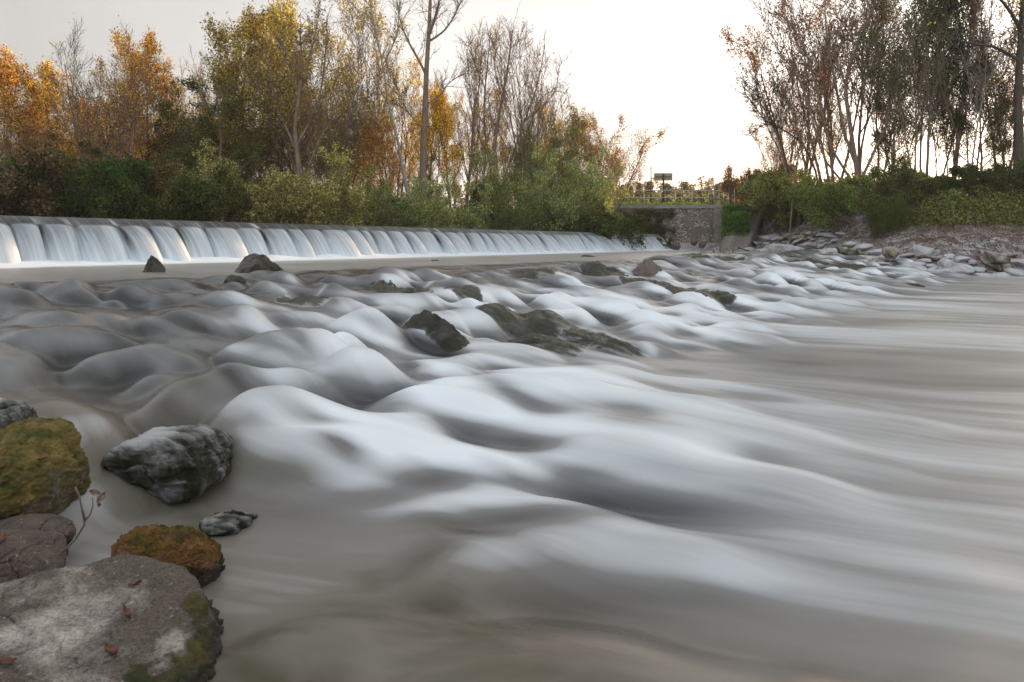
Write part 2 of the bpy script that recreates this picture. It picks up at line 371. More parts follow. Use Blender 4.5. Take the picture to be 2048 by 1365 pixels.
DARK = [(120,596,150,12,3,.8,0),(400,660,110,17,18,.85,.4),(250,602,100,9,3,.6,0),(490,584,120,10,15,.5,0),(40,642,50,9,0,.6,.4),(190,765,150,32,12,.8,1),(765,657,40,13,10,.7,0),(832,762,35,12,20,.7,0),
 (1010,795,80,11,30,.5,0),(470,757,50,15,30,.7,0),(400,768,40,18,30,.6,.3),(1080,905,60,18,10,.6,0),(960,952,50,13,15,.5,0),(860,955,90,16,10,.5,0),(1022,962,50,17,30,.6,0),(1080,1034,180,19,-3,.75,.1),
 (930,1048,120,14,15,.65,.2),(1300,1032,150,17,5,.5,0),(850,1096,90,26,-30,.8,1),(740,1135,50,20,0,.8,1),(715,1192,90,18,20,.6,.6),(1030,1135,150,24,-5,.5,.2),(600,1238,80,12,-20,.7,1),(500,1292,80,28,-35,.6,1),
 (500,1185,150,28,0,.5,.3),(650,1100,150,36,10,.4,.4),(1540,800,60,9,10,.4,0),(1270,862,70,24,10,.4,0),(1400,702,150,5,3,.4,0),(1600,640,200,9,0,.35,0),(1750,735,300,28,3,.35,.1),(1150,645,40,9,10,.6,0),
 (1240,664,35,11,20,.6,0),(1350,668,50,7,10,.5,0),(700,572,100,7,0,.5,0),(900,575,50,7,10,.6,0),(1010,567,50,6,20,.6,0),(1120,577,50,7,20,.6,0),(1440,562,60,7,15,.6,0),(1530,577,60,5,10,.5,0),(600,690,60,12,30,.5,0),
 (330,680,80,10,5,.5,0),(700,790,60,10,15,.5,0),(560,850,80,10,5,.4,0),(420,1240,80,30,-20,.5,.5),(320,900,110,40,-5,.55,1),(290,940,80,18,5,.6,1),(400,880,50,40,-30,.5,.9),(1210,700,60,9,5,.4,0),(1170,830,60,10,10,.35,0),(1310,790,90,8,10,.35,0),(90,815,60,14,20,.6,.7),
 (650,600,40,8,10,.6,0),(820,575,60,7,5,.6,0),(1300,590,45,7,20,.6,0),(860,700,60,9,20,.5,0),(1120,745,80,8,12,.4,0)]
DARK += [(545,908,110,13,8,.6,0),(700,908,60,11,20,.5,0),(610,725,50,13,25,.55,0),(785,800,60,11,25,.6,0),(620,838,70,10,20,.5,0),(900,880,70,9,15,.5,0)]
WIDE_ = [(190,690,340,120,4,.55,.25),(620,1150,330,90,5,.42,.35),(1000,1260,420,60,5,.28,.1),(500,1310,260,70,-20,.5,.4),(1500,1270,500,60,8,.08,0)]  # wide areas stripped of foam; the left one paints in the trees' dark reflection
_traw = TT + .42*(np.logaddexp(0, (SS+4.2)*1.6)/1.6)
GX = SS*SN[0]*1/(SN@SN) + _traw*TN[0]/(TN@TN); GY = SS*SN[1]/(SN@SN) + _traw*TN[1]/(TN@TN)
_Y = np.maximum(GY, .5); _px = 1024 + F*GX/_Y; _py = HOR + F*(CAMZ - ZB - .84*Hb)/_Y
def feature(px, py, hw, hh, ang):
    c_, s_ = math.cos(math.radians(ang)), math.sin(math.radians(ang))
    sel = (np.abs(_px-px) < 2.8*hw+40) & (np.abs(_py-py) < 2.8*(hh+hw*abs(s_))) & (GY > .8)
    dx, dy = _px[sel]-px, _py[sel]-py
    u = (dx*c_ + dy*s_)/hw; v = (-dx*s_ + dy*c_)/hh
    v = v + .35*np.sin(u*2.1+px)
    return sel, np.exp(-(np.abs(u)**2.2 + np.abs(v)**2)*.9)
FW = np.zeros_like(ZB); HF = np.zeros_like(ZB); FB = np.zeros_like(ZB); FD = np.zeros_like(ZB); ALG = np.zeros_like(ZB)
for px, py, hw, hh, an, k, al in WIDE_:
    sel, g = feature(px, py, hw, hh, an); FW[sel] = np.maximum(FW[sel], k*g); ALG[sel] = np.maximum(ALG[sel], al*g)
for px, py, hw, hh, an, k in BRIGHT:
    sel, g = feature(px, py, hw, hh, an); Yc = at_level(px, py, -.6)[1]
    HF[sel] += g*min(.5*hh/F*Yc, .10); FB[sel] = np.maximum(FB[sel], k*g)
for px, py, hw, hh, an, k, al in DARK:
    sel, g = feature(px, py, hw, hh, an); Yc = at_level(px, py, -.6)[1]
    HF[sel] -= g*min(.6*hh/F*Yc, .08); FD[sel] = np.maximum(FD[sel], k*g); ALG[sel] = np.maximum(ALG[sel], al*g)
Z = ZB + .84*Hb + HF
def smooth_s(A, n):
    c = np.cumsum(np.concatenate([np.repeat(A[:1], n, 0), A, np.repeat(A[-1:], n, 0)], 0), 0)
    return ((c[2*n:] - c[:-2*n])/(2*n))[:A.shape[0]]
def smooth_t(A, n): return smooth_s(A.T.copy(), n).T
Z = smooth_s(smooth_s(Z, 3), 3); Z = smooth_t(Z, 2)
# aeration: born where the sheet drops, carried downstream and fading
drop = np.clip(-(np.gradient(Z, DS, axis=0)) - .13, 0, 1.2)
streak = np.clip(1 + 1.1*fbm(SS*.30, TT*2.6, 0*SS+1, 3), .15, 2.2)
src = drop*streak*1.0
Fo = np.zeros_like(Z); Fl = np.zeros_like(Z); a = np.zeros(Z.shape[1]); b = np.zeros(Z.shape[1])
for i in range(Z.shape[0]):
    a = a*math.exp(-DS/.38) + src[i]*DS*8.0
    b = b*math.exp(-DS/7.0) + src[i]*DS*.55
    if i % 4 == 0:
        a = .94*a + .03*np.roll(a, 1) + .03*np.roll(a, -1); b = .94*b + .03*np.roll(b, 1) + .03*np.roll(b, -1)
    Fo[i] = a; Fl[i] = b
foam = 1 - np.exp(-(Fo*1.35 + Fl*.38))
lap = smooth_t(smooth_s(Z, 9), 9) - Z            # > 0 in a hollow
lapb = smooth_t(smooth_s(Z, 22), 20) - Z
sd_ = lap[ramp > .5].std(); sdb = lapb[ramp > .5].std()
hollow_shade = .55*np.clip(lap/sd_, 0, 2) + .55*np.clip(lapb/sdb, 0, 2)  # less foam in hollows, with their shade put into the colour
foam = foam*np.exp(-1.65*hollow_shade) + .10*np.clip(-lapb/sdb, 0, 1.5)*sstep(.02, .4, ramp)
print('foam pct', np.percentile(foam[ramp > .5], [5, 25, 50, 75, 95]))
river = sstep(-.5, 2.5, SS - SE)
foam = foam*(1-.35*river) + .42*river + .36*(1 - sstep(-.6, .6, SS - S0))
reg = np.exp(-((SS - SE + .8)/np.where(SS < SE-.8, 2.6, 1.6))**2)*sstep(.2, 2.2, TT)*(1 - .4*sstep(10, 20, TT))*np.clip(.8+.9*fbm(SS*.35, TT*.55, 0*SS+7, 2), .1, 1.3)
foam = foam + .62*reg*np.exp(-.85*hollow_shade)*(1-.5*foam)
foam = foam + river*.15*fbm(SS*.16, TT*1.0, 0*SS+2, 3)
_fn = np.clip(.85 + .5*fbm(SS*.8, TT*2.2, 0*SS+4, 3), .4, 1.25)
foam = np.clip(foam, 0, 1)*(1-FW); foam = foam + FB*_fn*(1-foam)*.95*np.exp(-.55*hollow_shade); foam = foam*(1 - np.clip(FD*1.25*_fn, 0, .95))
ALG = ALG*_fn
CALM = np.clip(sstep(0, 3.5, SS - SE) + (1 - sstep(-.8, .4, SS - S0)), 0, 1)
fr = smooth_t(smooth_s(foam, 30), 12); foam = foam*(1-.6*river) + fr*.6*river
foam = np.clip(smooth_s(foam, 3), 0, 1)
def sample(A, x, y):
    s, t = to_st(np.asarray(x, float), np.asarray(y, float))
    fs = np.clip((s - sg[0])/DS, 0, len(sg)-1.001); ft = np.clip((t - tg[0])/DS, 0, len(tg)-1.001)
    i, j = fs.astype(int), ft.astype(int); u, v = fs-i, ft-j
    return (A[i, j]*(1-u)+A[i+1, j]*u)*(1-v) + (A[i, j+1]*(1-u)+A[i+1, j+1]*u)*v
def boil(x, y):
    l, p = weir_pq(x, y)
    return np.exp(-np.clip(p-1.35, 0, 9)**2/.5**2)*.13*(1 + .5*noise3(l*1.3, p, 0*p))
def eddy(x, y):
    r = np.hypot((x+1.35)/1.0, (y-2.95)/.85) + .12*noise3(x*1.5, y*1.5, 0*x)
    return 1 - sstep(.62, 1.15, r)
def water_z(x, y):
    x = np.asarray(x, float); y = np.asarray(y, float); e = eddy(x, y)
    return (sample(Z, x, y) + boil(x, y))*(1-e) + e*(-.80)
def wz(x, y): return float(water_z(np.array([x]), np.array([y]))[0])

LEDGES = [
 (24, (812, 648), (935, 692), .17, .22, 'long dark wet rock slanting down through the middle of the rapids', -.35, .4, .15),
 (1, (575, 600), (645, 606), .28, .10, 'rounded dark rock half under water behind the bright dome of foam', .1),
 (2, (735, 566), (808, 576), .40, .13, 'long dark jagged ledge at the pool edge, upstream of its lower twin', -.3, .5, .7),
 (3, (802, 572), (864, 580), .34, .12, 'low jagged ledge joined to the right end of the long dark ledge', -.3, .5, .7),
 (4, (985, 618), (1140, 662), .75, .15, 'broad ledge of rock under thin streaked water in the mid rapids', .12, .6, .2),
 (5, (1040, 680), (1140, 712), .42, .17, 'steep dark rock face with white trickles below the broad ledge', .0, .6, .2),
 (6, (1130, 672), (1285, 714), .36, .13, 'tapering olive rock tongue ending the ledge on the river side', .1, .6, .3),
 (7, (1165, 538), (1250, 552), .75, .20, 'broken dark ledge with dry stalks left of the brown pointed boulder', -.2, .6, .8),
 (8, (1265, 562), (1335, 578), .75, .17, 'flat wet ledge just below the brown pointed boulder', -.1, .6, .6),
 (9, (1310, 572), (1400, 598), .65, .16, 'long flat wet ledge with moss below the brown boulder, second of three', -.1, .6, .6),
 (10, (1370, 592), (1462, 614), .55, .14, 'last flat wet ledge where the rapids meet the calm river', -.1, .6, .5),
 (11, (1375, 517), (1475, 522), .8, .16, 'low gravelly ledge with tufts at the head of the rapids by the weir end', -.3, .5, .9),
 (12, (1590, 522), (1665, 530), .6, .16, 'dark wet ledge in the far rapids under the pale slabs', -.2, .5, .6),
 (13, (1650, 535), (1765, 549), 1.0, .18, 'flat veiled ledge beside the riprap at the right side of the rapids', .0, .5, .6),
 (19, (900, 600), (960, 596), .5, .08, 'thin dark ripple ledge left of the broken ledge with stalks', .2, .6, .5),
 (20, (1055, 545), (1110, 560), .9, .14, 'streaked low ledge in the upper rapids right of the twin jagged ledges', .1, .6, .6),]
def build_water():
    ang = np.linspace(-1.25, 1.25, 980); ang = ang*(.72 + .28*(ang/1.25)**2)
    Yr = np.exp(np.linspace(math.log(.75), math.log(62), 980))
    A, YY = np.meshgrid(ang, Yr); XX = A*YY
    ZZ = water_z(XX, YY)
    l, p = weir_pq(XX, YY); d = sdist(XX, YY)
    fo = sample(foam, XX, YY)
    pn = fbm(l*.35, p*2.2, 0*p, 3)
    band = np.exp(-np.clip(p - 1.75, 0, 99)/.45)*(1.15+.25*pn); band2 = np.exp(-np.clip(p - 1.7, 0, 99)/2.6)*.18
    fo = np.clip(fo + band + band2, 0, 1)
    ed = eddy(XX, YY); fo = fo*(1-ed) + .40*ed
    alg = sample(ALG, XX, YY)
    for L_ in LEDGES:
        A0 = np.array(ztop(*L_[1])[:2]); B0 = np.array(ztop(*L_[2])[:2]); c0 = (A0+B0)/2; ax = B0-A0; Lh = np.linalg.norm(ax)/2; ax /= 2*Lh
        la = ((XX-c0[0])*ax[0] + (YY-c0[1])*ax[1])/Lh; lb = (-(XX-c0[0])*ax[1] + (YY-c0[1])*ax[0])/L_[3]
        if np.hypot(*c0) < 7: continue
        r2 = la**2+lb**2; dn = ((XX-c0[0])*SN[0]+(YY-c0[1])*SN[1] > 0)
        fo = fo + .38*np.exp(-((r2-1.3)/.45)**2)*np.where(dn, 1, .25)*(1-fo)
    attr_alg = np.clip(alg, 0, 1)
    s, t = to_st(XX, YY)
    shal = .85*sstep(-2.7, -1.0, d)*(1-sstep(4.0, 5.5, YY))
    # quiet eddy among the bank stones in front of the camera
    keep = (p.reshape(-1) > .35)
    fc = grid_faces(*XX.shape)
    fc = fc[keep[fc].all(1) & (d.reshape(-1)[fc] < 2.5).any(1)]
    me = mesh_np('water', np.stack([XX, YY, ZZ], -1).reshape(-1, 3), fc)
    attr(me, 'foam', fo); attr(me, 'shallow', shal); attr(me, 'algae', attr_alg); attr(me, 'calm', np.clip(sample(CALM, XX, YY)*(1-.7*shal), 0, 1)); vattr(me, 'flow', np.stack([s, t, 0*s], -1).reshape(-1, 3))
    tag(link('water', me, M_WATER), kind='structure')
    # river upstream of the weir
    qx = [W0 + WD*WLEFT, W1 + WD*.3]
    V = []
    nn = 60
    for i in range(nn):
        c = qx[0] + (qx[1]-qx[0])*i/(nn-1)
        for j in range(12): V.append((*(c - WN*(.35 + (j/11)**2*40)), CREST - .0))
    me = mesh_np('upstream_water', V, grid_faces(nn, 12)[:, ::-1])
    attr(me, 'foam', np.zeros(len(V))+.05); attr(me, 'shallow', np.zeros(len(V))); vattr(me, 'flow', np.array([(v[0]*WD[0]+v[1]*WD[1], v[0]*WN[0]+v[1]*WN[1], 0) for v in V]))
    tag(link('upstream_water', me, M_WATER), kind='structure')
build_water()

def build_weir():
    L = np.arange(WLEFT, WLEN + .15, .028)
    rg = np.random.RandomState(5)
    b = [WLEFT - .4]
    while b[-1] < WLEN + 1: b.append(b[-1] + rg.choice([.6, .85, .95, 1.1])*rg.uniform(.85, 1.15))
    b = np.array(b); k = np.clip(np.searchsorted(b, L) - 1, 0, len(b)-2)
    u = (L - b[k])/(b[k+1]-b[k])*2 - 1
    thr = rg.uniform(.66, 1.15, len(b))[k]; dry = rg.uniform(.15, 1, len(b))[k]
    rightfade = .25 + .75*sstep(14, 30, L)                       # further off, the sheet is more even
    lobe = np.sqrt(np.clip(1 - np.abs(u)**2.6, 0, 1))
    lobe = lobe*(1-.55*rightfade) + .55*rightfade
    V = []; fo = []; fl = []
    NQ = 46
    wob = .5*noise3(L*2.2, 0*L, 0*L) + .5*noise3(L*7, 0*L+3, 0*L)
    for i in range(NQ):
        f = i/(NQ-1)
        if f < .28:                                     # over the crest and down the dark chute
            g = f/.28
            p = -.45 + g*.90; z = CREST - .22*np.clip((g-.35)/.65, 0, 1)**1.5
            p = p + 0*L; z = z + .012*wob
            foamv = np.full(L.shape, .0) + .60*np.clip(.5+1.4*noise3(L*3.4, 0*L+9, 0*L), 0, 1)*sstep(.45, .75, g)*np.clip((np.abs(u)-.55)*2.6, 0, 1)*(dry > .6) + .18*rightfade*(g>.5)
            path = g*.9
        else:                                           # free fall, scalloped between the splitter blocks
            g = (f-.28)/.72
            z = CREST - .22 - g**1.6*(1.10) - .10*(1-lobe)*(1-g)
            tt = np.clip((CREST-.22 - z), 0, 9)**.62
            p = .45 + tt*1.25*thr*(.62 + .38*lobe) + .012*wob*g
            z = z + .0*L
            edge = np.clip((np.abs(u)-.72)/.28, 0, 1)
            foamv = .40 + .45*g**1.3 + .22*np.clip(u, 0, 1)**2 - .85*edge*(1-g**1.6)*(1-.45*rightfade)*dry - .40*np.clip(-u+.2, 0, 1)*(1-g**2.5)*dry*(1-.5*rightfade) + .2*wob - .22*np.exp(-(g/.05)**2)
            path = .9 + g*1.5
        x = W0[0] + WD[0]*L + WN[0]*p; y = W0[1] + WD[1]*L + WN[1]*p
        V.append(np.stack([x, y, z+0*x], -1)); fo.append(np.clip(foamv, 0, 1)); fl.append(np.stack([path+0*L, L, 0*L], -1))
    V = np.array(V); nr, nc = V.shape[:2]
    me = mesh_np('waterfall', V.reshape(-1, 3), grid_faces(nr, nc))
    attr(me, 'foam', np.array(fo)); vattr(me, 'flow', np.array(fl).reshape(-1, 3))
    tag(link('waterfall', me, M_FALL), kind='structure')
    # concrete body behind and under the sheet
    prof = [(-.9, -2), (-.9, 1.1), (-.40, CREST-.06), (.0, CREST-.07), (.36, CREST-.32), (.40, .4), (.50, -2)]
    V = []
    for Lx in (WLEFT, WLEN+.4):
        for p, z in prof: V.append((*(W0+WD*Lx+WN*p), z))
    n = len(prof); fc = [(i, i+1, n+i+1, n+i) for i in range(n-1)]
    me = mesh_np('weir', V, fc, False)
    w = link('weir', me, m_plain('wet_concrete', (.07, .068, .062), (.035, .035, .03), .5, 3))
    tag(w, 'long low concrete weir under the curtain of falling water', 'weir')
build_weir()

# ------------------------------------------------------------------ rocks
_ico = {}
def ico(sub):
    if sub not in _ico:
        bm = bmesh.new(); bmesh.ops.create_icosphere(bm, subdivisions=sub, radius=1)
        V = np.array([v.co[:] for v in bm.verts]); Fc = np.array([[v.index for v in f.verts] for f in bm.faces]); bm.free()
        _ico[sub] = (V, Fc)
    return _ico[sub]
def rock_verts(seed, size, nfac=12, pw=12, rough=.05, sub=5, freq=1.6, planes=None):
    rg = np.random.RandomState(seed); V, Fc = ico(sub)
    m = rg.normal(size=(nfac, 3)); m /= np.linalg.norm(m, axis=1)[:, None]
    d = rg.uniform(.62, 1.0, nfac)
    if planes is not None:
        pm = np.array([p[:3] for p in planes], float); pm /= np.linalg.norm(pm, axis=1)[:, None]
        m = np.concatenate([m, pm]); d = np.concatenate([d, [p[3] for p in planes]])
    k = np.clip(V@m.T, 0, None)/d
    k = np.concatenate([k, np.full((len(V), 1), .95)], 1)
    r = (k**pw).sum(1)**(-1/pw)
    r = r*(1 + rough*fbm(V[:, 0]*freq+seed, V[:, 1]*freq, V[:, 2]*freq, 5, .55))
    return V*r[:, None]*np.array(size), Fc
def rotv(V, rx, ry, rz):
    R = (Matrix.Rotation(rz, 3, 'Z') @ Matrix.Rotation(ry, 3, 'Y') @ Matrix.Rotation(rx, 3, 'X'))
    return V @ np.array(R).T
def rock(name, mat, loc, size, seed=1, rot=(0, 0, 0), label=None, cat='rock', group=None, veil=None, **kw):
    V, Fc = rock_verts(seed, size, **kw); V = rotv(V, *rot)
    me = mesh_np(name, V, Fc)
    o = link(name, me, mat, loc=loc)
    if veil is not None:
        W = V + np.array(loc)
        s, t = to_st(W[:, 0], W[:, 1])
        h = W[:, 2] - water_z(W[:, 0], W[:, 1])
        n = fbm(s*2.0, t*9, 0*s, 3); n2 = fbm(s*3, t*3.2, 0*s+5, 3)
        v = veil + .55*n + .35*n2 + np.clip(1-h/.06, 0, 1)*.9 - .5*np.clip(h/.3, 0, 1)
        attr(me, 'veil', np.clip(v, 0, .92))
    if label: tag(o, label, cat, group)
    return o

R_DARK = m_rock('wet_dark_rock', (.012, .010, .009), (.050, .042, .035), moss=((.018, .020, .005), (.05, .04, .011)), mossamt=.15, wet=.9, scale=2)
R_BROWN = m_rock('brown_rock', (.085, .062, .048), (.16, .125, .10), wet=.5, scale=1.5)
R_VEIL = m_rock('rock_under_thin_water', (.012, .011, .009), (.038, .035, .027), moss=((.018, .022, .006), (.035, .034, .012)), mossamt=.35, wet=1.0, veil=True, scale=2)
R_MOSS = m_rock('mossy_rock', (.10, .085, .06), (.18, .15, .11), moss=((.095, .10, .014), (.36, .25, .075)), wet=.3, scale=2.2, attrmoss=True)
R_RUST = m_rock('rusty_mossy_rock', (.16, .07, .035), (.30, .15, .08), moss=((.11, .085, .014), (.36, .16, .03)), wet=.3, scale=2.2, attrmoss=True)
R_SLATE = m_rock('purple_brown_rock', (.070, .048, .038), (.135, .098, .080), grain=.12, moss=((.055, .05, .012), (.13, .08, .02)), wet=.45, lichen=.25, scale=2.2, attrmoss=True)
R_SLAB = m_rock('grey_slab', (.072, .052, .038), (.43, .39, .345), grain=.07, moss=((.050, .062, .010), (.15, .105, .022)), wet=.15, lichen=.25, scale=2.0, attrmoss=True)
R_PALE = m_rock('pale_riprap', (.26, .26, .265), (.50, .505, .53), wet=.1, scale=.9)
R_PALE2 = m_rock('tan_riprap', (.20, .175, .145), (.38, .34, .29), moss=((.06, .06, .03), (.11, .10, .05)), mossamt=.05, wet=.1, scale=.9)

def emergent(px0, px1, pybase, pytop, z0=None, **kw):
    """centre, half width and height of a rock from its picture box and the level of its waterline"""
    pxc = (px0+px1)/2
    zg = 0.0 if z0 is None else z0
    x, y = at_level(pxc, pybase, zg)
    if z0 is None:
        for _ in range(15):
            zg = .5*zg + .5*wz(x, y); x, y = at_level(pxc, pybase, zg)
    return x, y, zg, (px1-px0)/2/F*y, (pybase-pytop)/F*y
def placed_rock(box, seed, mat, label, depth=.8, sink=.45, rot=(0, 0, 0), z0=None, **kw):
    x, y, z, hw, h = emergent(*box, z0=z0)
    hz = h/(1-sink)/1.0
    return rock('rock', mat, (x, y+hw*depth*.5, z + h - hz*.82), (hw*1.15, hw*depth*1.1, hz*.95), seed, rot, label, **kw)

placed_rock((262, 320, 545, 512), 3, R_DARK, 'small dark pointed rock alone in the pool, left of the large boulder', z0=0, nfac=4, pw=22, rough=.09, planes=[(-.85, -.3, .6, .42), (.55, -.3, .8, .56), (0, -1, .4, .6)])
placed_rock((440, 572, 547, 503), 22, R_DARK, 'large dark faceted boulder with mossy side standing in the pool below the weir', z0=0, nfac=6, pw=22, rough=.10, sub=6, planes=[(-.15, -.3, 1, .62), (-.8, -.4, .7, .6), (.6, -.5, .75, .66), (.2, -1, .3, .7)])
placed_rock((1254, 1336, 549, 508), 9, R_BROWN, 'brown pointed boulder at the head of the rapids, before the weir end', nfac=3, pw=11, rot=(0, 0, 0), sink=.35, rough=.10, planes=[(-.75, -.25, .75, .50), (.62, -.3, .8, .56), (0, -1, .35, .7), (.9, -.6, .5, .8), (-.4, .8, .7, .6)])
placed_rock((442, 486, 566, 554), 12, R_DARK, 'low dark rock in front of the large faceted pool boulder', rough=.1)
placed_rock((1790, 1862, 582, 569), 14, R_DARK, 'flat dark rock alone in calm water near the right bank', rough=.08, z0=-.95)
placed_rock((1160, 1190, 514, 510), 15, R_DARK, 'tiny low rock in the pool left of the brown pointed boulder', z0=0)
placed_rock((862, 878, 522, 519), 16, R_DARK, 'tiniest dark stone in the middle of the pool', z0=0)

def zreal(px, py):
    x, y, s, t, zg = ztop(px, py)
    for _ in range(25): zg = .6*zg + .4*wz(x, y); x, y = at_level(px, py, zg)
    return x, y
def ledge(seed, p0, p1, wid, amp, label, veil=.2, rid=.5, jag=0.0, res=None):
    """a rock back just breaking the surface between two picture points; wid in metres"""
    A = np.array(zreal(*p0)); Bp = np.array(zreal(*p1)); c = (A+Bp)/2; ax = Bp-A; Lh = np.linalg.norm(ax)/2; ax /= 2*Lh; bx = np.array([-ax[1], ax[0]])
    na = int(min(260, max(60, Lh*2/.012))); nb_ = int(min(200, max(40, wid*2/.012)))
    a, b = np.meshgrid(np.linspace(-1.5, 1.5, na), np.linspace(-1.5, 1.5, nb_), indexing='ij')
    x = c[0] + ax[0]*a*Lh + bx[0]*b*wid; y = c[1] + ax[1]*a*Lh + bx[1]*b*wid
    s, t = to_st(x, y); k = 1/max(.25, wid)
    r2 = np.abs(a)**2.4 + np.abs(b)**2.2 + .40*fbm(s*k*.6+seed, t*k*.6, 0*s, 3, .4)
    rd = 1 - 2*np.abs(fbm(s*k*.8+seed, t*k*2.0, 0*s, 4, .5))
    jg = fbm(s*k*2.2, t*k*2.8, 0*s+seed, 6, .62)
    amp = amp*(.42 if seed != 24 else .5)
    dl = amp*(1 - r2)*(1 + rid*(rd-.3)) + amp*jag*jg*.6 + amp*.12*jg
    dl = np.where(dl < 0, dl*1.6, dl)
    z = water_z(x, y) + np.maximum(dl, -.5)
    me = mesh_np('rock_ledge', np.stack([x-c[0], y-c[1], z], -1).reshape(-1, 3), grid_faces(na, nb_))
    n = fbm(s*2.2*k*.5, t*9*k*.5, 0*s, 3); v = veil + .6*n + np.exp(-np.clip(dl, 0, 1)/(amp*.22+.004))*(.55 if np.hypot(*c) > 6.5 else .12) - .5*np.clip(dl/amp, 0, 1)
    attr(me, 'veil', np.clip(v, 0, .93))
    o = link('rock_ledge', me, R_VEIL, loc=(c[0], c[1], 0)); tag(o, label, 'rock')
    return o
for L_ in LEDGES: ledge(*L_)

def veiled_boulder(box, seed, label, depth, rot, cover, planes=None, **kw):
    x, y, z, hw, h = emergent(*box); y = y + hw*depth*.42; z0 = z + h*.02
    V, Fc = rock_verts(seed, (hw*1.12, hw*depth, h*.86), sub=7, planes=planes, **kw); V = rotv(V, *rot)
    W = V + np.array([x, y, z0]); s, t = to_st(W[:, 0], W[:, 1])
    me0 = mesh_np('r', V, Fc); nr = np.zeros(len(V)*3, np.float32); me0.vertices.foreach_get('normal', nr); nr = nr.reshape(-1, 3); bpy.data.meshes.remove(me0)
    wx = .06*fbm(s*4, t*4, W[:, 2]*4, 3)
    shelf = 1 - np.abs(fbm((s+wx)*2.6+seed, (t+wx)*2.6, (W[:, 2]+wx)*7.5, 3, .5)); drip = fbm(t*16, (s-W[:, 2])*2.5, 0*s+seed, 4, .6)
    V = V + nr*(.045*(shelf-.75) + .007*drip)[:, None]
    me = mesh_np('rock', V, Fc); up = V[:, 2] + z0 - z
    side = sstep(.15, -.35, (W[:, 0]-x)/hw - .5*(up/h-.6))
    v = cover + .75*sstep(.35, .95, up/h)*side + .40*drip*(1-.5*side) + .55*(shelf-.78) + .22*sstep(.5, .95, nr[:, 2])
    attr(me, 'veil', np.clip(v, 0, .85)); o = link('rock', me, R_VEIL, loc=(x, y, z0)); tag(o, label, 'rock')
veiled_boulder((175, 466, 958, 850), 61, 'large dark boulder streaked by a silky veil of water beside the mossy boulder', .8, (.05, .05, -.35), .06, nfac=8, pw=12, rough=.08, planes=[(-.25, .1, 1, .8), (.9, -.4, .5, .8)])
veiled_boulder((222, 352, 964, 902), 62, 'rounded mossy step under the front of the large veiled boulder', .7, (.1, .0, -.2), .0, nfac=7, pw=10, rough=.05)
veiled_boulder((385, 494, 1062, 1034), 64, 'low pitted stone barely breaking the brown water above the orange boulder', 1.0, (.0, .0, .5), -.12, nfac=7, pw=10, rough=.12)
veiled_boulder((-90, 58, 862, 800), 63, 'rippled dark rock behind the mossy boulder at the left edge', .7, (.1, .0, -.2), .12, nfac=7, pw=10, rough=.06)

# ---- bank stones in front of the camera
def near_rock(loc, size, seed, mat, label, rot=(0, 0, 0), mossf=None, wornf=None, wet=.12, **kw):
    kw.setdefault('sub', 7)
    V, Fc = rock_verts(seed, size, **kw); V = rotv(V, *rot)
    me0 = mesh_np('rock', V, Fc)
    nrm = np.zeros(len(V)*3, np.float32); me0.vertices.foreach_get('normal', nrm); nrm = nrm.reshape(-1, 3)
    W = V + np.array(loc)
    ms = mossf(W, nrm) if mossf else np.zeros(len(V))
    ms = np.clip(ms + .25*fbm(W[:, 0]*6, W[:, 1]*6, W[:, 2]*6, 4), 0, 1)
    V = V + nrm*((.015*fbm(W[:, 0]*30, W[:, 1]*30, W[:, 2]*30, 4, .65)+.005)*sstep(.4, .7, ms))[:, None]
    V = V - nrm*(.010*np.exp(-(fbm(W[:, 0]*2.6+seed, W[:, 1]*2.6, W[:, 2]*4, 4, .55)/.022)**2)*(1-ms))[:, None]
    V = V + nrm*(.0030*fbm(W[:, 0]*45, W[:, 1]*45, W[:, 2]*45, 3, .7))[:, None]
    me = mesh_np('rock', V, Fc); bpy.data.meshes.remove(me0)
    attr(me, 'moss', ms); attr(me, 'worn', wornf(V + np.array(loc)) if wornf else np.full(len(V), .45)); W = V + np.array(loc); hw_ = W[:, 2] + .80 + .02*fbm(W[:, 0]*9, W[:, 1]*9, W[:, 2]*9, 3)
    attr(me, 'wetfoot', (1 - sstep(wet*.5, wet, hw_)))
    o = link('rock', me, mat, loc=loc); tag(o, label, 'rock')
    return o
# picture points -> world at a chosen depth
def W3(px, py, Y): return np.array([PX(px, Y), Y, PZ(py, Y)])
near_rock(W3(15, 950, 3.35), (.44, .42, .27), 51, R_MOSS, 'big boulder thick with green and ochre moss at the left water edge', rot=(0, .10, .2),
          mossf=lambda W, n: .62 + .3*n[:, 2] - .25*(W[:, 2] < -.86), nfac=10, pw=14, rough=.05)
near_rock(W3(5, 1135, 2.72), (.28, .24, .16), 52, R_SLATE, 'smooth purple brown stone between the mossy boulder and the grey slab', rot=(0, .05, .3),
          mossf=lambda W, n: .15 - .4*n[:, 2] + .2*(n[:, 0] > .5), nfac=9, pw=12, rough=.03)
near_rock(W3(42, 1092, 2.95), (.215, .16, .115), 58, R_SLATE, 'small purple brown stone with a pointed right end, against the smooth one', rot=(0, -.1, 0),
          mossf=lambda W, n: .1 - .3*n[:, 2], nfac=9, pw=12, rough=.04)
near_rock(W3(340, 1118, 2.82), (.215, .16, .15), 53, R_RUST, 'small rusty orange and moss boulder rising from the water above the slab', rot=(0, .12, -.3),
          mossf=lambda W, n: .35 + .5*n[:, 2] + .5*(W[:, 0]+1.42), nfac=7, pw=20, rough=.09)
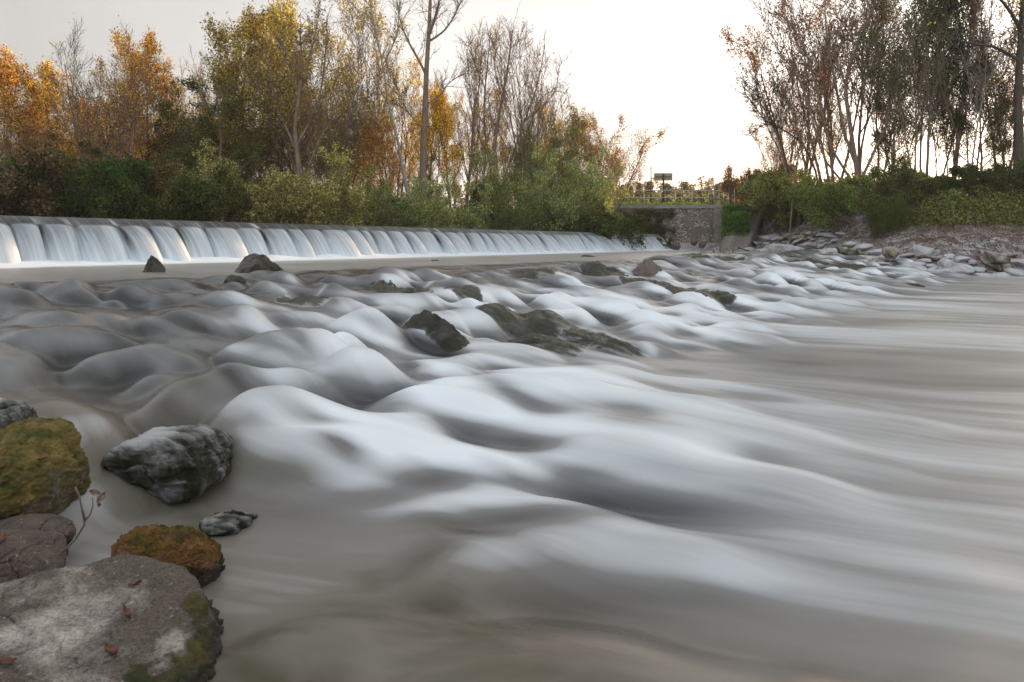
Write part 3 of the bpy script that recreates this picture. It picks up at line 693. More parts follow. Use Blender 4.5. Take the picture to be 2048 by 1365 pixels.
near_rock(W3(44, 1426, 2.04), (.50, .58, .38), 54, R_SLAB, 'broad grey slab with pale worn middle and mossy right flank at the bottom corner', rot=(.10, .10, -.15),
          mossf=lambda W, n: sstep(-1.18, -1.00, W[:, 0] - .12*(W[:, 1]-2.1) + .16*fbm(W[:, 0]*5, W[:, 1]*5, W[:, 2]*5, 4)) - .2*sstep(2.45, 2.6, W[:, 1]) , wornf=lambda W: .02 + .75*np.exp(-(((W[:, 0]+1.42)/.26)**2 + ((W[:, 1]-2.10)/.20)**2)) + .35*fbm(W[:, 0]*4, W[:, 1]*4, 0*W[:, 0], 3), nfac=8, pw=24, rough=.035, planes=[(.08, .03, 1, .50)])
near_rock(W3(10, 1215, 2.5), (.20, .15, .12), 55, R_SLATE, 'low dark stone wedged between slab and smooth brown stone', mossf=lambda W, n: .1+0*n[:, 0], nfac=9)
# ------------------------------------------------------------------ trees
def grow(seed, H=10.0, stems=1, spread=.1, lean=(0, 0), nb=(14, 7, 5), ang=(45, 45, 45), ratio=(.42, .5, .5), wob=(.05, .10, .15), trop=(.02, .04, .05), r0=.14, first=.3, baseR=.15, stemlen=(.85, 1.0), fork=None, minr=.012):
    rg = np.random.RandomState(seed); polys = []; tips = []
    def perp(d, a, az):
        u = np.cross(d, [0, 0, 1.0]); 
        if np.linalg.norm(u) < 1e-3: u = np.array([1.0, 0, 0])
        u /= np.linalg.norm(u); v = np.cross(d, u)
        n = d*math.cos(a) + (u*math.cos(az) + v*math.sin(az))*math.sin(a); return n/np.linalg.norm(n)
    def br(p, d, L, r, lev):
        n = (16, 8, 5, 3)[lev]; pts = [p]; 
        for i in range(n):
            d = d + rg.normal(0, wob[min(lev, 2)], 3) + np.array([0, 0, trop[min(lev, 2)]]); d = d/np.linalg.norm(d); p = p + d*L/n; pts.append(p)
        pts = np.array(pts); rr = r*(1-.82*np.linspace(0, 1, n+1)**.9); rr = np.maximum(rr, minr*.5)
        polys.append((pts, rr, lev))
        if lev >= 2: tips.append(pts[1:])
        if lev < 3 and lev < len(nb):
            az = rg.uniform(0, 6.28)
            for k in range(nb[lev]):
                f = (first if lev == 0 else .18) + (1-(first if lev == 0 else .18))*(k+rg.uniform(.2, .8))/nb[lev]
                x = f*n; i = min(int(x), n-1); q0 = pts[i] + (pts[i+1]-pts[i])*(x-i)
                dd = pts[i+1]-pts[i]; dd /= np.linalg.norm(dd)
                az += 2.4 + rg.uniform(-.6, .6)
                a = math.radians(ang[lev]*rg.uniform(.65, 1.25))
                Lc = L*ratio[lev]*rg.uniform(.7, 1.2)*(1.15-.65*f)
                br(q0, perp(dd, a, az), Lc, max(rr[i]*.55, minr), lev+1)
    for s in range(stems):
        az = s*6.28/stems + rg.uniform(-.5, .5); o = baseR*(stems > 1)*rg.uniform(.3, 1)
        p0 = np.array([math.cos(az)*o, math.sin(az)*o, -.15])
        sp = spread*(rg.uniform(.3, 1.2) if stems > 1 else 0)
        d = np.array([math.cos(az)*sp + lean[0], math.sin(az)*sp + lean[1], 1.0]); d /= np.linalg.norm(d)
        br(p0, d, H*rg.uniform(*stemlen), r0*(rg.uniform(.6, 1) if stems > 1 else 1), 0)
    return polys, tips, rg
def tubes(polys, levs):
    V, Fq = [], []; off = 0
    for pts, rr, lev in polys:
        if lev not in levs: continue
        k = (8, 5, 4, 3)[lev]; n = len(pts)
        t = np.gradient(pts, axis=0); t /= np.linalg.norm(t, axis=1)[:, None] + 1e-9
        u = np.cross(t, [.13, .31, .94]); u /= np.linalg.norm(u, axis=1)[:, None] + 1e-9; v = np.cross(t, u)
        a = np.arange(k)*2*math.pi/k
        R = rr.copy(); 
        if lev == 0: R[0] *= 1.35
        P = pts[:, None] + R[:, None, None]*(np.cos(a)[None, :, None]*u[:, None] + np.sin(a)[None, :, None]*v[:, None])
        V.append(P.reshape(-1, 3))
        i = np.arange(n-1)[:, None]*k; j = np.arange(k)[None, :]; j2 = (j+1) % k
        Fq.append((np.stack([i+j, i+j2, i+k+j2, i+k+j], -1)).reshape(-1, 4) + off); off += n*k
    return np.concatenate(V), np.concatenate(Fq)
def leaves(rg, pts, per, size, jit, asp=.6, up=0.0):
    P = np.repeat(pts, per, 0); n = len(P)
    P = P + rg.normal(0, jit, (n, 3))
    a = rg.normal(size=(n, 3)); a[:, 2] += up; a /= np.linalg.norm(a, axis=1)[:, None]
    b = np.cross(a, rg.normal(size=(n, 3))); b /= np.linalg.norm(b, axis=1)[:, None]
    s = size*rg.uniform(.55, 1.3, n)[:, None]
    A, B = a*s*.5, b*s*.5*asp
    V = np.stack([P-A, P+B*1.0-A*.1, P+A, P-B-A*.1], 1).reshape(-1, 3)
    F_ = np.arange(n*4).reshape(-1, 4)
    return V, F_, np.repeat(rg.uniform(0, 1, n), 4)
# a tree proto: dict(trunk mesh, crown mesh, twigs), height H
def proto(seed, leafper=3, size=.16, jit=.16, keep=1.0, asp=.6, up=0, patch=0.0, bark=None, clump=None, **kw):
    polys, tips, rg = grow(seed, **kw)
    V, Fq = tubes(polys, (0, 1)); tr = mesh_np('trunk', V, Fq); tr.materials.append(bark or M_BARK)
    V, Fq = tubes(polys, (2, 3)); r = np.zeros(len(V)); mi = np.zeros(len(Fq), np.int32)
    T = np.concatenate(tips)
    T = T[rg.uniform(size=len(T)) < keep]
    if patch: T = T[fbm(T[:, 0]*.6+seed, T[:, 1]*.6, T[:, 2]*.6, 2) > patch - .5]
    if clump: T = T[T[:, 2] > clump[0]]; 
    if len(T) and leafper:
        LV, LF, LR = leaves(rg, T, leafper, size, jit, asp, up)
        V2 = np.concatenate([V, LV]); F2 = np.concatenate([Fq, LF+len(V)]); r2 = np.concatenate([r, LR]); mi = np.concatenate([mi, np.ones(len(LF), np.int32)])
    else: V2, F2, r2 = V, Fq, r
    cr = mesh_np('crown', V2, F2, True); attr(cr, 'rnd', r2)
    cr.materials.append(bark or M_BARK); cr.materials.append(M_LEAF); cr.polygons.foreach_set('material_index', mi)
    top = max(p[0][:, 2].max() for p in polys)
    return dict(trunk=tr, crown=cr, H=top)
RGT = random.Random(3)
def plant(pr, name, cat, label, x, y, top=None, h=None, wide=1.0, color=(.1, .12, .03), group=None, rz=None, sink=0.0, tilt=(0, 0), z=None):
    zg = tz(x, y) if z is None else z
    if h is None: h = top - zg
    s = h/pr['H']
    r = empty(name, (x, y, zg - sink)); r.scale = (s*wide, s*wide, s)
    r.rotation_euler = (tilt[0], tilt[1], RGT.uniform(0, 6.28) if rz is None else rz)
    for part in ('trunk', 'crown'):
        o = bpy.data.objects.new(part, pr[part]); C.objects.link(o); o.parent = r; o.color = (*color, 1)
    tag(r, label, cat, group)
    return r
def plant_px(pr, name, cat, label, px, pytop, Y, **kw):
    return plant(pr, name, cat, label, PX(px, Y), Y, top=PZ(pytop, Y), **kw)

UPB = dict(ang=(28, 30, 35), trop=(.02, .10, .10), ratio=(.50, .55, .5))
P_BARE = [proto(101, leafper=1, size=.12, keep=.06, stems=1, r0=.12, nb=(16, 9, 8), first=.22, **UPB),
          proto(102, leafper=1, size=.12, keep=.06, stems=4, spread=.28, r0=.10, nb=(9, 8, 7), first=.25, **UPB),
          proto(103, leafper=1, size=.12, keep=.2, stems=2, spread=.18, r0=.11, nb=(12, 8, 7), first=.3, **UPB)]
P_SPARSE = [proto(111, leafper=2, size=.12, jit=.12, keep=.8, stems=2, spread=.14, r0=.11, nb=(13, 9, 7), first=.25, patch=.35, **UPB),
            proto(112, leafper=2, size=.12, jit=.12, keep=.85, stems=3, spread=.25, r0=.10, nb=(10, 8, 7), first=.25, patch=.3, **UPB)]
P_FULL = [proto(121, leafper=5, size=.125, jit=.15, stems=1, r0=.15, nb=(20, 10, 7), ang=(48, 45, 45), ratio=(.42, .5, .5), first=.18, patch=.22),
          proto(122, leafper=4, size=.125, jit=.15, stems=2, spread=.16, r0=.13, nb=(14, 9, 7), ang=(42, 42, 45), ratio=(.42, .5, .5), first=.25, patch=.3),
          proto(123, leafper=4, size=.125, jit=.14, stems=1, r0=.13, nb=(20, 9, 7), ang=(55, 45, 45), ratio=(.34, .5, .5), first=.15, patch=.3)]
P_BUSH = [proto(131, leafper=4, size=.060, jit=.045, asp=.35, up=.6, stems=15, spread=.85, H=3.0, r0=.03, nb=(6, 5, 4), ang=(32, 35, 40), ratio=(.45, .55, .5), trop=(.03, .05, .05), first=.08, minr=.006, baseR=.5, stemlen=(.6, 1.0), wob=(.08, .12, .15)),
          proto(132, leafper=4, size=.065, jit=.05, asp=.4, up=.4, stems=18, spread=1.1, H=2.6, r0=.03, nb=(6, 5, 4), ang=(38, 40, 40), ratio=(.45, .55, .5), trop=(.02, .04, .05), first=.08, minr=.006, baseR=.7, stemlen=(.6, 1.0), wob=(.09, .14, .15))]
P_SHRUB = [proto(141, leafper=8, size=.075, jit=.09, asp=.7, stems=14, spread=1.2, H=2.4, r0=.025, nb=(5, 5, 4), ang=(45, 45, 45), ratio=(.5, .55, .5), trop=(.0, .02, .02), first=.05, minr=.006, baseR=.8, stemlen=(.6, 1.0)),
           proto(142, leafper=7, size=.08, jit=.10, asp=.7, stems=12, spread=.8, H=2.8, r0=.03, nb=(6, 5, 4), ang=(42, 45, 45), ratio=(.45, .55, .5), trop=(.01, .02, .02), first=.08, minr=.006, baseR=.6, stemlen=(.6, 1.0))]
P_POLE = [proto(151, leafper=1, size=.13, keep=.10, stems=1, r0=.07, nb=(9, 5, 4), ang=(35, 35, 40), ratio=(.30, .5, .5), first=.42, trop=(.0, .08, .08), bark=M_BARKD),
          proto(152, leafper=1, size=.14, keep=.30, stems=1, r0=.07, nb=(11, 5, 4), ang=(40, 40, 40), ratio=(.26, .5, .5), first=.35, trop=(.0, .06, .08), bark=M_BARK)]
P_BIG = proto(161, leafper=1, size=.16, jit=.1, keep=.10, stems=1, r0=.17, nb=(9, 9, 6), ang=(48, 38, 40), ratio=(.50, .5, .5), first=.48, trop=(.0, .10, .08), wob=(.035, .12, .15))

OR, YE, OY = (.64, .34, .085), (.74, .52, .085), (.70, .44, .075)
DG, OL, GR = (.14, .15, .038), (.46, .35, .08), (.24, .25, .055)
WI, BR, RB = (.30, .32, .11), (.30, .20, .07), (.36, .17, .07)
B, S_, FU = P_BARE, P_SPARSE, P_FULL
T = [ # proto, px, top py, depth, width, colour, label
 (FU[1], 35, 100, 38, 1.05, OR, 'leafy tree of dusty orange at the left picture edge'),
 (FU[0], 100, 128, 40, 1.0, OY, 'yellow orange leafy tree second from the left edge'),
 (B[1], 190, 45, 37, 1.0, YE, 'bare topped tree with fine twigs rising between the two orange crowns at left'),
 (S_[1], 225, 95, 36, 1.0, OR, 'loose orange leaved tree left of the brightest orange crown'),
 (FU[0], 292, 68, 39, .75, (.84, .42, .05), 'tallest bright orange crown of the left wood'),
 (FU[2], 345, 165, 38, 1.0, DG, 'dark green tree right of the bright orange crown'),
 (B[0], 415, 55, 44, .8, BR, 'thin bare tree left of the tall dark conical tree'),
 (FU[0], 470, 20, 40, .95, (.40, .28, .06), 'tall dark tree with a pointed top and rusty upper leaves'),
 (FU[2], 440, 150, 37, 1.3, DG, 'broad dark green tree standing in front of the pointed one'),
 (FU[1], 585, -18, 46, .75, (.62, .48, .06), 'tall tree with golden green leafy top cut by the upper edge'),
 (S_[0], 610, 60, 40, 1.1, OL, 'open branching tree with sparse olive leaves behind the round willow bush'),
 (B[2], 665, 90, 43, .9, BR, 'bare grey tree right of the golden topped tree'),
 (S_[0], 735, -40, 47, .9, OL, 'tall thin leafless tree left of the great central trunk'),
 (S_[1], 790, 120, 50, .95, YE, 'yellow leaved tree behind the leaning pale trunk'),
 (FU[1], 865, 165, 49, .75, (.80, .48, .04), 'golden yellow crown around the great central trunk'),
 (B[0], 930, 25, 50, .8, YE, 'upright bare tree right of the great central trunk'),
 (S_[1], 955, 170, 52, .8, OY, 'low orange leaved tree between the two bare trees'),
 (B[1], 1065, 25, 51, .9, BR, 'wide bare tree whose fine rounded crown ends the left wood'),
 (S_[0], 1085, 190, 54, .7, YE, 'small yellow tree beside the big willow bush'),
 (B[2], 700, 120, 52, .9, OY, 'bare tree with few orange leaves deep behind the green willows'),
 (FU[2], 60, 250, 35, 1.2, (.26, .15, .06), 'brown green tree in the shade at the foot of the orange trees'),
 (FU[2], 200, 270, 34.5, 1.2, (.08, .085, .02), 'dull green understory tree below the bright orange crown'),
 (FU[1], 530, 190, 42, .9, (.17, .14, .03), 'rust and green tree between the pointed tree and open branching tree'),
 (FU[2], 850, 300, 46, .6, DG, 'ivy clad dark green tree at the foot of the great central trunk'),
]
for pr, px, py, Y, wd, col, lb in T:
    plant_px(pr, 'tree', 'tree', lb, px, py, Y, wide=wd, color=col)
# great central trunk and the leaning pale one
def big_tree(px0, Y, seed, bark, label, path, r0, limbs, color=OY, leaf=.15, name='tree'):
    """trunk through given picture points, limbs given as (start fraction, list of picture points)"""
    rg = np.random.RandomState(seed)
    x0 = PX(px0, Y); zg = tz(x0, Y); root = empty(name, (x0, Y, zg))
    def world(pts, dy=0, ys=None):
        return np.array([[PX(a, Y+dy*(i/ max(1, len(pts)-1))) - x0, dy*(i/max(1, len(pts)-1)), PZ(b, Y+dy*(i/max(1, len(pts)-1))) - zg] for i, (a, b) in enumerate(pts)])
    def smooth(P, n):
        t = np.linspace(0, len(P)-1, n); out = np.zeros((n, 3))
        for a, tt in enumerate(t):
            i = min(int(tt), len(P)-2); f = tt-i
            p0, p1, p2, p3 = P[max(i-1, 0)], P[i], P[i+1], P[min(i+2, len(P)-1)]
            out[a] = .5*((2*p1) + (-p0+p2)*f + (2*p0-5*p1+4*p2-p3)*f*f + (-p0+3*p1-3*p2+p3)*f**3)
        return out
    main = smooth(world(path), 20); main[0, 2] = -.3
    polys = [(main, r0*(1-.75*np.linspace(0, 1, 20)), 0)]; tw = []; tips = []
    def twigs(P, r, dens):
        L = np.linalg.norm(P[-1]-P[0])
        for k in range(dens):
            f = .25+.75*(k+rg.uniform())/dens; i = min(int(f*(len(P)-1)), len(P)-2)
            d = P[i+1]-P[i]; d /= np.linalg.norm(d); d = d + rg.normal(0, .55, 3); d[2] += .25; d /= np.linalg.norm(d)
            l = rg.uniform(.8, 2.2); n = 6; pts = [P[i]]
            for _ in range(n): d = d + rg.normal(0, .13, 3); d[2] += .05; d /= np.linalg.norm(d); pts.append(pts[-1]+d*l/n)
            pts = np.array(pts); tw.append((pts, .022*(1-.7*np.linspace(0, 1, n+1)), 2)); 
            for _ in range(6):
                j = rg.randint(1, n); e = d + rg.normal(0, .6, 3); e /= np.linalg.norm(e); l2 = l*rg.uniform(.25, .6)
                q0 = pts[j]; pp = np.array([q0, q0+e*l2*.5, q0+(e+rg.normal(0, .2, 3))*l2]); tw.append((pp, np.array([.014, .011, .008]), 3)); tips.append(pp)
    for st, pts, rr, dy in limbs:
        P = smooth(world(pts, dy), 12); polys.append((P, rr*(1-.7*np.linspace(0, 1, 12)), 1)); twigs(P, rr, 16)
    twigs(main[8:], r0, 26)
    V, Fq = tubes(polys, (0, 1)); link('trunk', mesh_np('trunk', V, Fq), bark, root)
    V, Fq = tubes(tw, (2, 3)); Tp = np.concatenate(tips); Tp = Tp[rg.uniform(size=len(Tp)) < leaf]
    LV, LF, LR = leaves(rg, Tp, 1, .16, .1)
    me = mesh_np('crown', np.concatenate([V, LV]), np.concatenate([Fq, LF+len(V)])); attr(me, 'rnd', np.concatenate([np.zeros(len(V)), LR]))
    o = link('crown', me, [bark, M_LEAF], root); me.polygons.foreach_set('material_index', np.concatenate([np.zeros(len(Fq), np.int32), np.ones(len(LF), np.int32)])); o.color = (*color, 1)
    tag(root, label, 'tree'); return root
big_tree(848, 45, 71, M_BARK, 'great central tree whose thick reddish trunk forks near the upper edge',
         [(848, 430), (846, 330), (850, 230), (853, 140), (858, 60), (862, -40), (866, -150)], .27,
         [(0, [(852, 150), (836, 118), (815, 80), (800, 40), (790, -20)], .10, 2), (0, [(858, 70), (872, 30), (880, -10), (885, -70)], .12, -2),
          (0, [(856, 85), (890, 60), (915, 20), (930, -20)], .08, 1), (0, [(852, 210), (880, 190), (900, 165), (925, 150)], .05, 2), (0, [(850, 260), (820, 230), (800, 190), (780, 150)], .05, -2)])
big_tree(822, 43, 72, M_BIRCH, 'slender pale trunk leaning left, in front of the great central tree',
         [(822, 420), (808, 350), (795, 280), (778, 210), (765, 130), (748, 50), (735, -40)], .12,
         [(0, [(780, 215), (745, 150), (715, 80), (700, 10)], .05, 2), (0, [(766, 130), (790, 80), (800, 20), (806, -40)], .05, -1), (0, [(795, 280), (760, 250), (730, 230), (705, 225)], .035, 1), (0, [(755, 80), (720, 30), (690, -10)], .04, 1)], color=YE)
big_tree(600, 38, 73, M_BARK, 'crooked many limbed tree behind the round willow bush',
         [(602, 400), (596, 320), (590, 260), (597, 200), (603, 130), (600, 60)], .16,
         [(0, [(592, 300), (570, 250), (548, 200), (535, 130), (525, 70)], .09, 1), (0, [(595, 290), (622, 240), (640, 190), (650, 120), (655, 60)], .08, -1),
          (0, [(618, 330), (640, 280), (665, 240), (700, 225)], .06, 1), (0, [(598, 190), (575, 140), (565, 90), (560, 40)], .05, 1), (0, [(600, 150), (620, 110), (632, 60), (636, 20)], .05, 1)], color=(.35, .24, .04), leaf=.6)
big_tree(990, 50, 74, M_BARK, 'fork stemmed bare tree on the grass left of the big willow bush',
         [(996, 425), (993, 350), (990, 290), (1000, 220), (1015, 140), (1025, 60)], .17,
         [(0, [(994, 400), (978, 320), (968, 240), (972, 160), (980, 80)], .10, 1), (0, [(996, 390), (1025, 310), (1050, 240), (1075, 170), (1090, 90)], .09, 1),
          (0, [(1005, 200), (990, 140), (985, 80)], .05, 1), (0, [(1050, 240), (1085, 215), (1110, 180), (1120, 120)], .05, 1), (0, [(972, 180), (950, 130), (940, 80)], .05, -1)], color=YE, leaf=.1)
# filler of the wood behind
def filler(n, x0, x1, Y0, Y1, top0, top1, protos, cols, label, group, seed):
    rr = random.Random(seed)
    for k in range(n):
        px = x0 + (x1-x0)*(k+rr.random())/n; Y = rr.uniform(Y0, Y1) + (px < 500)*-6
        plant_px(rr.choice(protos), 'tree', 'tree', label, px, rr.uniform(top0, top1), Y, wide=rr.uniform(.7, 1.0), color=rr.choice(cols), group=group)
filler(30, -120, 1150, 54, 66, 130, 250, P_POLE+[B[0], B[2]], [BR, OY, YE, RB], 'slim leafless trunk deep in the wood behind the weir', 'slim trunks deep in the left wood', 5)
filler(30, -140, 760, 44, 54, 150, 290, [S_[0], S_[1], FU[2], FU[1]], [BR, (.12, .11, .03), OY, (.25, .13, .03), OR], 'half bare autumn tree inside the shaded wood behind the weir', 'autumn trees filling the left wood', 6)
filler(9, 640, 1150, 50, 60, 240, 320, [S_[0], S_[1], FU[1]], [(.25, .17, .03), OY, GR], 'young autumn tree low in the wood behind the central willows', 'young trees low behind the willows', 8)

# bushes along the far bank, one by one
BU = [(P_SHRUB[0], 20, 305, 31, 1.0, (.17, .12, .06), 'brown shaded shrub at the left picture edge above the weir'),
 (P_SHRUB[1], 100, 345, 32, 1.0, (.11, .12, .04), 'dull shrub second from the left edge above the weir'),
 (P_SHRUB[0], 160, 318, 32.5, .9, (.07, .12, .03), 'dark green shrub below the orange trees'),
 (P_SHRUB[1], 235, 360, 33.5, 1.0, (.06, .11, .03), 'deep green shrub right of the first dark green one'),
 (P_SHRUB[0], 300, 335, 34, .9, (.10, .13, .035), 'green shrub halfway between the orange trees and the round willow'),
 (P_SHRUB[1], 365, 322, 35, .9, (.18, .13, .05), 'brownish shrub left of the round willow bush'),
 (P_SHRUB[0], 420, 360, 35.5, .8, (.15, .14, .045), 'small shrub tucked against the left side of the round willow'),
 (P_BUSH[0], 505, 300, 36, 1.15, (.42, .38, .13), 'round olive willow bush, left lobe, behind the middle of the weir'),
 (P_BUSH[1], 575, 310, 37, 1.15, (.43, .38, .13), 'round olive willow bush, taller right lobe'),
 (P_BUSH[1], 640, 350, 37.5, .9, (.28, .27, .08), 'low willow bush at the right foot of the round one'),
 (P_BUSH[0], 715, 335, 41, .9, WI, 'upright grey green willow bush left of the bright central willow'),
 (P_BUSH[0], 790, 335, 42, .95, (.39, .46, .16), 'bright green willow bush with pointed top in front of the pale trunk'),
 (P_BUSH[1], 850, 365, 43, 1.1, (.39, .43, .15), 'broad bright willow bush right of the pointed one'),
 (P_BUSH[0], 915, 385, 45, .8, (.24, .28, .08), 'small willow bush left of the dark ivy covered stump'),
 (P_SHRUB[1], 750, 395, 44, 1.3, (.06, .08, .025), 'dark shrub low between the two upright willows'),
 (P_BUSH[1], 1075, 300, 49, .85, (.35, .40, .13), 'big willow bush at the right end of the left wood, left side'),
 (P_BUSH[0], 1125, 270, 51, .85, (.37, .44, .19), 'tallest silvery green part of the big willow bush'),
 (P_BUSH[1], 1150, 340, 49.5, .7, (.35, .38, .12), 'low right shoulder of the big willow bush above the bank'),
 (P_BUSH[0], 1040, 360, 47, .9, (.22, .27, .07), 'darker willow shoots in front of the fork stemmed tree'),
 (P_SHRUB[1], 1222, 447, 54, .8, (.10, .115, .035), 'scrubby shrub hanging over the left part of the stone wall'),
 (P_SHRUB[0], 1308, 472, 54, .8, (.11, .105, .04), 'low thorny scrub at the right end of the falls'),
 (P_SHRUB[1], 1180, 440, 52.5, .7, (.10, .12, .035), 'dense scrub under the low right shoulder of the willow'),
 (P_SHRUB[0], 1140, 425, 49.5, 1.2, (.09, .11, .03), 'short scrub at the waterline under the big willow bush')]
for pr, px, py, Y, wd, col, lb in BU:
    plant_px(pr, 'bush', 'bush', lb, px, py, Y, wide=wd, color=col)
plant_px(S_[1], 'tree', 'tree', 'thin leaved willow tree arching out over the stone wall', 1215, 228, 54, wide=1.3, color=(.42, .26, .11))
plant_px(FU[2], 'tree', 'tree', 'rounded olive crown between the tallest willow and the arching one', 1115, 238, 53.5, wide=1.0, color=(.30, .31, .10))
plant_px(S_[0], 'tree', 'tree', 'brownish willow crown behind the arching tree, nearest the signboard', 1235, 285, 57, wide=1.3, color=(.42, .28, .12))
plant_px(FU[1], 'tree', 'tree', 'green and rust crown rising behind the tallest willow', 1168, 208, 56, wide=1.0, color=(.32, .27, .08))
# dark ivy covered stump
def ivy_stump():
    Y = 47; x = PX(963, Y); z = tz(x, Y); root = empty('ivy_stump', (x, Y, z)); rg = np.random.RandomState(4)
    V, Fc = ico(4); h = PZ(376, Y)-z; P = V*np.array([.85, .85, h*.52])*(1+.08*fbm(V[:, 0]*2, V[:, 1]*2, V[:, 2]*2, 3))[:, None] + [0, 0, h*.5]
    link('stump', mesh_np('stump', P*np.array([.9, .9, .95]), Fc), M_BARKD, root)
    LV, LF, LR = leaves(rg, P, 7, .13, .06, .8); me = mesh_np('ivy', LV, LF); attr(me, 'rnd', LR); o = link('ivy', me, M_LEAF, root); o.color = (.045, .075, .022, 1)
    tag(root, 'rounded stump smothered in dark green ivy on the grass bank', 'stump')
ivy_stump()

def scatter_stuff(name, seed, pts, per, size, jit, color, mat=None, asp=.6, up=0.0):
    rg = np.random.RandomState(seed); LV, LF, LR = leaves(rg, pts, per, size, jit, asp, up)
    me = mesh_np(name, LV, LF); attr(me, 'rnd', LR); o = link(name, me, mat or M_LEAF); o.color = (*color, 1); tag(o, kind='stuff'); return o
rg = np.random.RandomState(21)
def bank_points(n, dmin, dmax, x0, x1, y0, y1, hmax):
    P = []
    while len(P) < n:
        x = rg.uniform(x0, x1, 20000); y = rg.uniform(y0, y1, 20000); d = sdist(x, y)
        k = (d > dmin) & (d < dmax); x, y, d = x[k], y[k], d[k]
        z = terrain(x, y) + hmax*rg.uniform(0, 1, len(x))**1.6*np.clip(.55+.9*fbm(x*.45, y*.45, 0*x, 3), .05, 1.5)
        P += list(np.stack([x, y, z], 1))
    return np.array(P[:n])
scatter_stuff('undergrowth', 1, bank_points(42000, .6, 12, -45, 5, 22, 62, 1.7), 2, .14, .1, (.09, .095, .035))
scatter_stuff('bank_grass', 2, bank_points(15000, .4, 2.2, -30, 7, 24, 56, .45), 2, .30, .05, (.13, .17, .035), asp=.12, up=2.5)

# ------------------------------------------------------------------ right bank
R = [(B[1], 1665, -120, 48, .85, RB, 'many stemmed grey tree at the open edge of the right bank wood'),
 (S_[1], 1600, -60, 51, .95, RB, 'thin crowned tree leaning out over the sky at the edge of the right wood'),
 (B[2], 1720, -150, 47, .9, RB, 'tall curving bare tree behind the many stemmed one'),
 (S_[0], 1760, -60, 46, .9, (.20, .11, .03), 'half bare rusty tree right of the curving one'),
 (FU[1], 1850, -130, 44, .65, (.055, .07, .02), 'dark ivy green tree in the middle of the right wood'),
 (S_[0], 1830, -40, 40, .8, (.10, .12, .03), 'loose green tree in front of the dark ivy tree'),
 (B[0], 1905, -160, 44, .8, RB, 'straight bare tree right of the dark ivy tree'),
 (FU[2], 1960, 60, 43, .7, (.10, .10, .025), 'leafy green tree left of the huge right trunk'),
 (S_[1], 2010, -90, 45, .8, (.22, .12, .03), 'rust flecked tree behind the huge right trunk'),
 (FU[2], 1785, 110, 45, .8, (.11, .14, .035), 'bushy green tree standing among the trunks left of the dark ivy tree'),
 (FU[1], 1900, 90, 47, .6, (.12, .13, .035), 'ivy grown green tree between the dark ivy tree and the pale sapling'),
 (FU[2], 2010, 160, 44, .7, (.09, .11, .03), 'shaded green tree beside the huge right trunk'),
 (S_[1], 1560, 215, 55, .8, (.40, .20, .08), 'reddish young tree above the thicket at the steps'),
 (S_[0], 1640, 190, 50, .8, (.30, .24, .07), 'yellowish young tree inside the many stemmed clump'),
 (B[1], 1560, 110, 56, .8, RB, 'low bare tree among the thicket at the top of the stone steps')]
for pr, px, py, Y, wd, col, lb in R:
    plant_px(pr, 'tree', 'tree', lb, px, py, Y, wide=wd, color=col)
big_tree(2036, 41.5, 81, M_BARKD, 'huge dark trunk at the right picture edge with a long limb reaching left',
         [(2034, 405), (2038, 300), (2036, 200), (2040, 110), (2044, 20), (2050, -90)], .33,
         [(0, [(2036, 120), (1990, 95), (1945, 88), (1900, 75), (1870, 50)], .11, -3), (0, [(2042, 60), (2010, 10), (1970, -30)], .12, -2), (0, [(2040, 90), (2080, 40), (2120, 0)], .1, -2), (0, [(2035, 200), (2070, 160), (2100, 130)], .08, 2)], color=OY, leaf=.2)
big_tree(1962, 42, 82, M_BIRCH, 'thin pale sapling with forked base on the right bank',
         [(1940, 395), (1944, 330), (1955, 250), (1968, 180), (1975, 90), (1985, 0)], .065, [(0, [(1955, 250), (1940, 190), (1935, 120)], .03, 0), (0, [(1968, 180), (1990, 130), (2000, 70)], .03, 0)], color=RB, leaf=.1)
big_tree(1700, 44, 83, M_BARK, 'tall trunk that splits low in the middle of the right bank clump',
         [(1720, 400), (1712, 330), (1700, 250), (1692, 170), (1715, 90), (1745, 20), (1760, -60)], .17,
         [(0, [(1715, 340), (1690, 270), (1675, 190), (1660, 110), (1650, 30), (1655, -50)], .11, 1), (0, [(1718, 370), (1750, 300), (1775, 240), (1780, 160), (1790, 60)], .10, 1),
          (0, [(1716, 380), (1665, 300), (1640, 210), (1620, 130), (1590, 60), (1560, 30)], .10, 1), (0, [(1700, 380), (1650, 320), (1625, 240), (1600, 160), (1560, 110), (1520, 95)], .08, 1), (0, [(1692, 170), (1670, 110), (1680, 30)], .06, 1)], color=(.2, .12, .05), leaf=.5)
big_tree(1640, 50, 84, M_BARKD, 'dead dark branch arching left over the steps from the thicket',
         [(1640, 400), (1630, 340), (1605, 290), (1570, 262), (1530, 240), (1500, 200), (1487, 185)], .09,
         [(0, [(1560, 255), (1530, 250), (1510, 262)], .03, 0), (0, [(1600, 285), (1570, 220), (1545, 180)], .04, 0), (0, [(1530, 240), (1520, 205), (1512, 170)], .025, 0)], color=RB, leaf=.1)
filler(10, 1540, 2160, 50, 64, -20, 200, P_POLE+[B[0], B[2], S_[0]], [RB, (.3, .13, .03), BR, (.12, .10, .03)], 'slim dark trunk deep in the wood of the right bank', 'slim trunks deep in the right wood', 15)
filler(11, 1560, 2140, 44, 50, 60, 260, P_POLE, [(.10, .12, .03), RB], 'slender sapling near the front of the right bank wood', 'saplings on the right bank', 16)
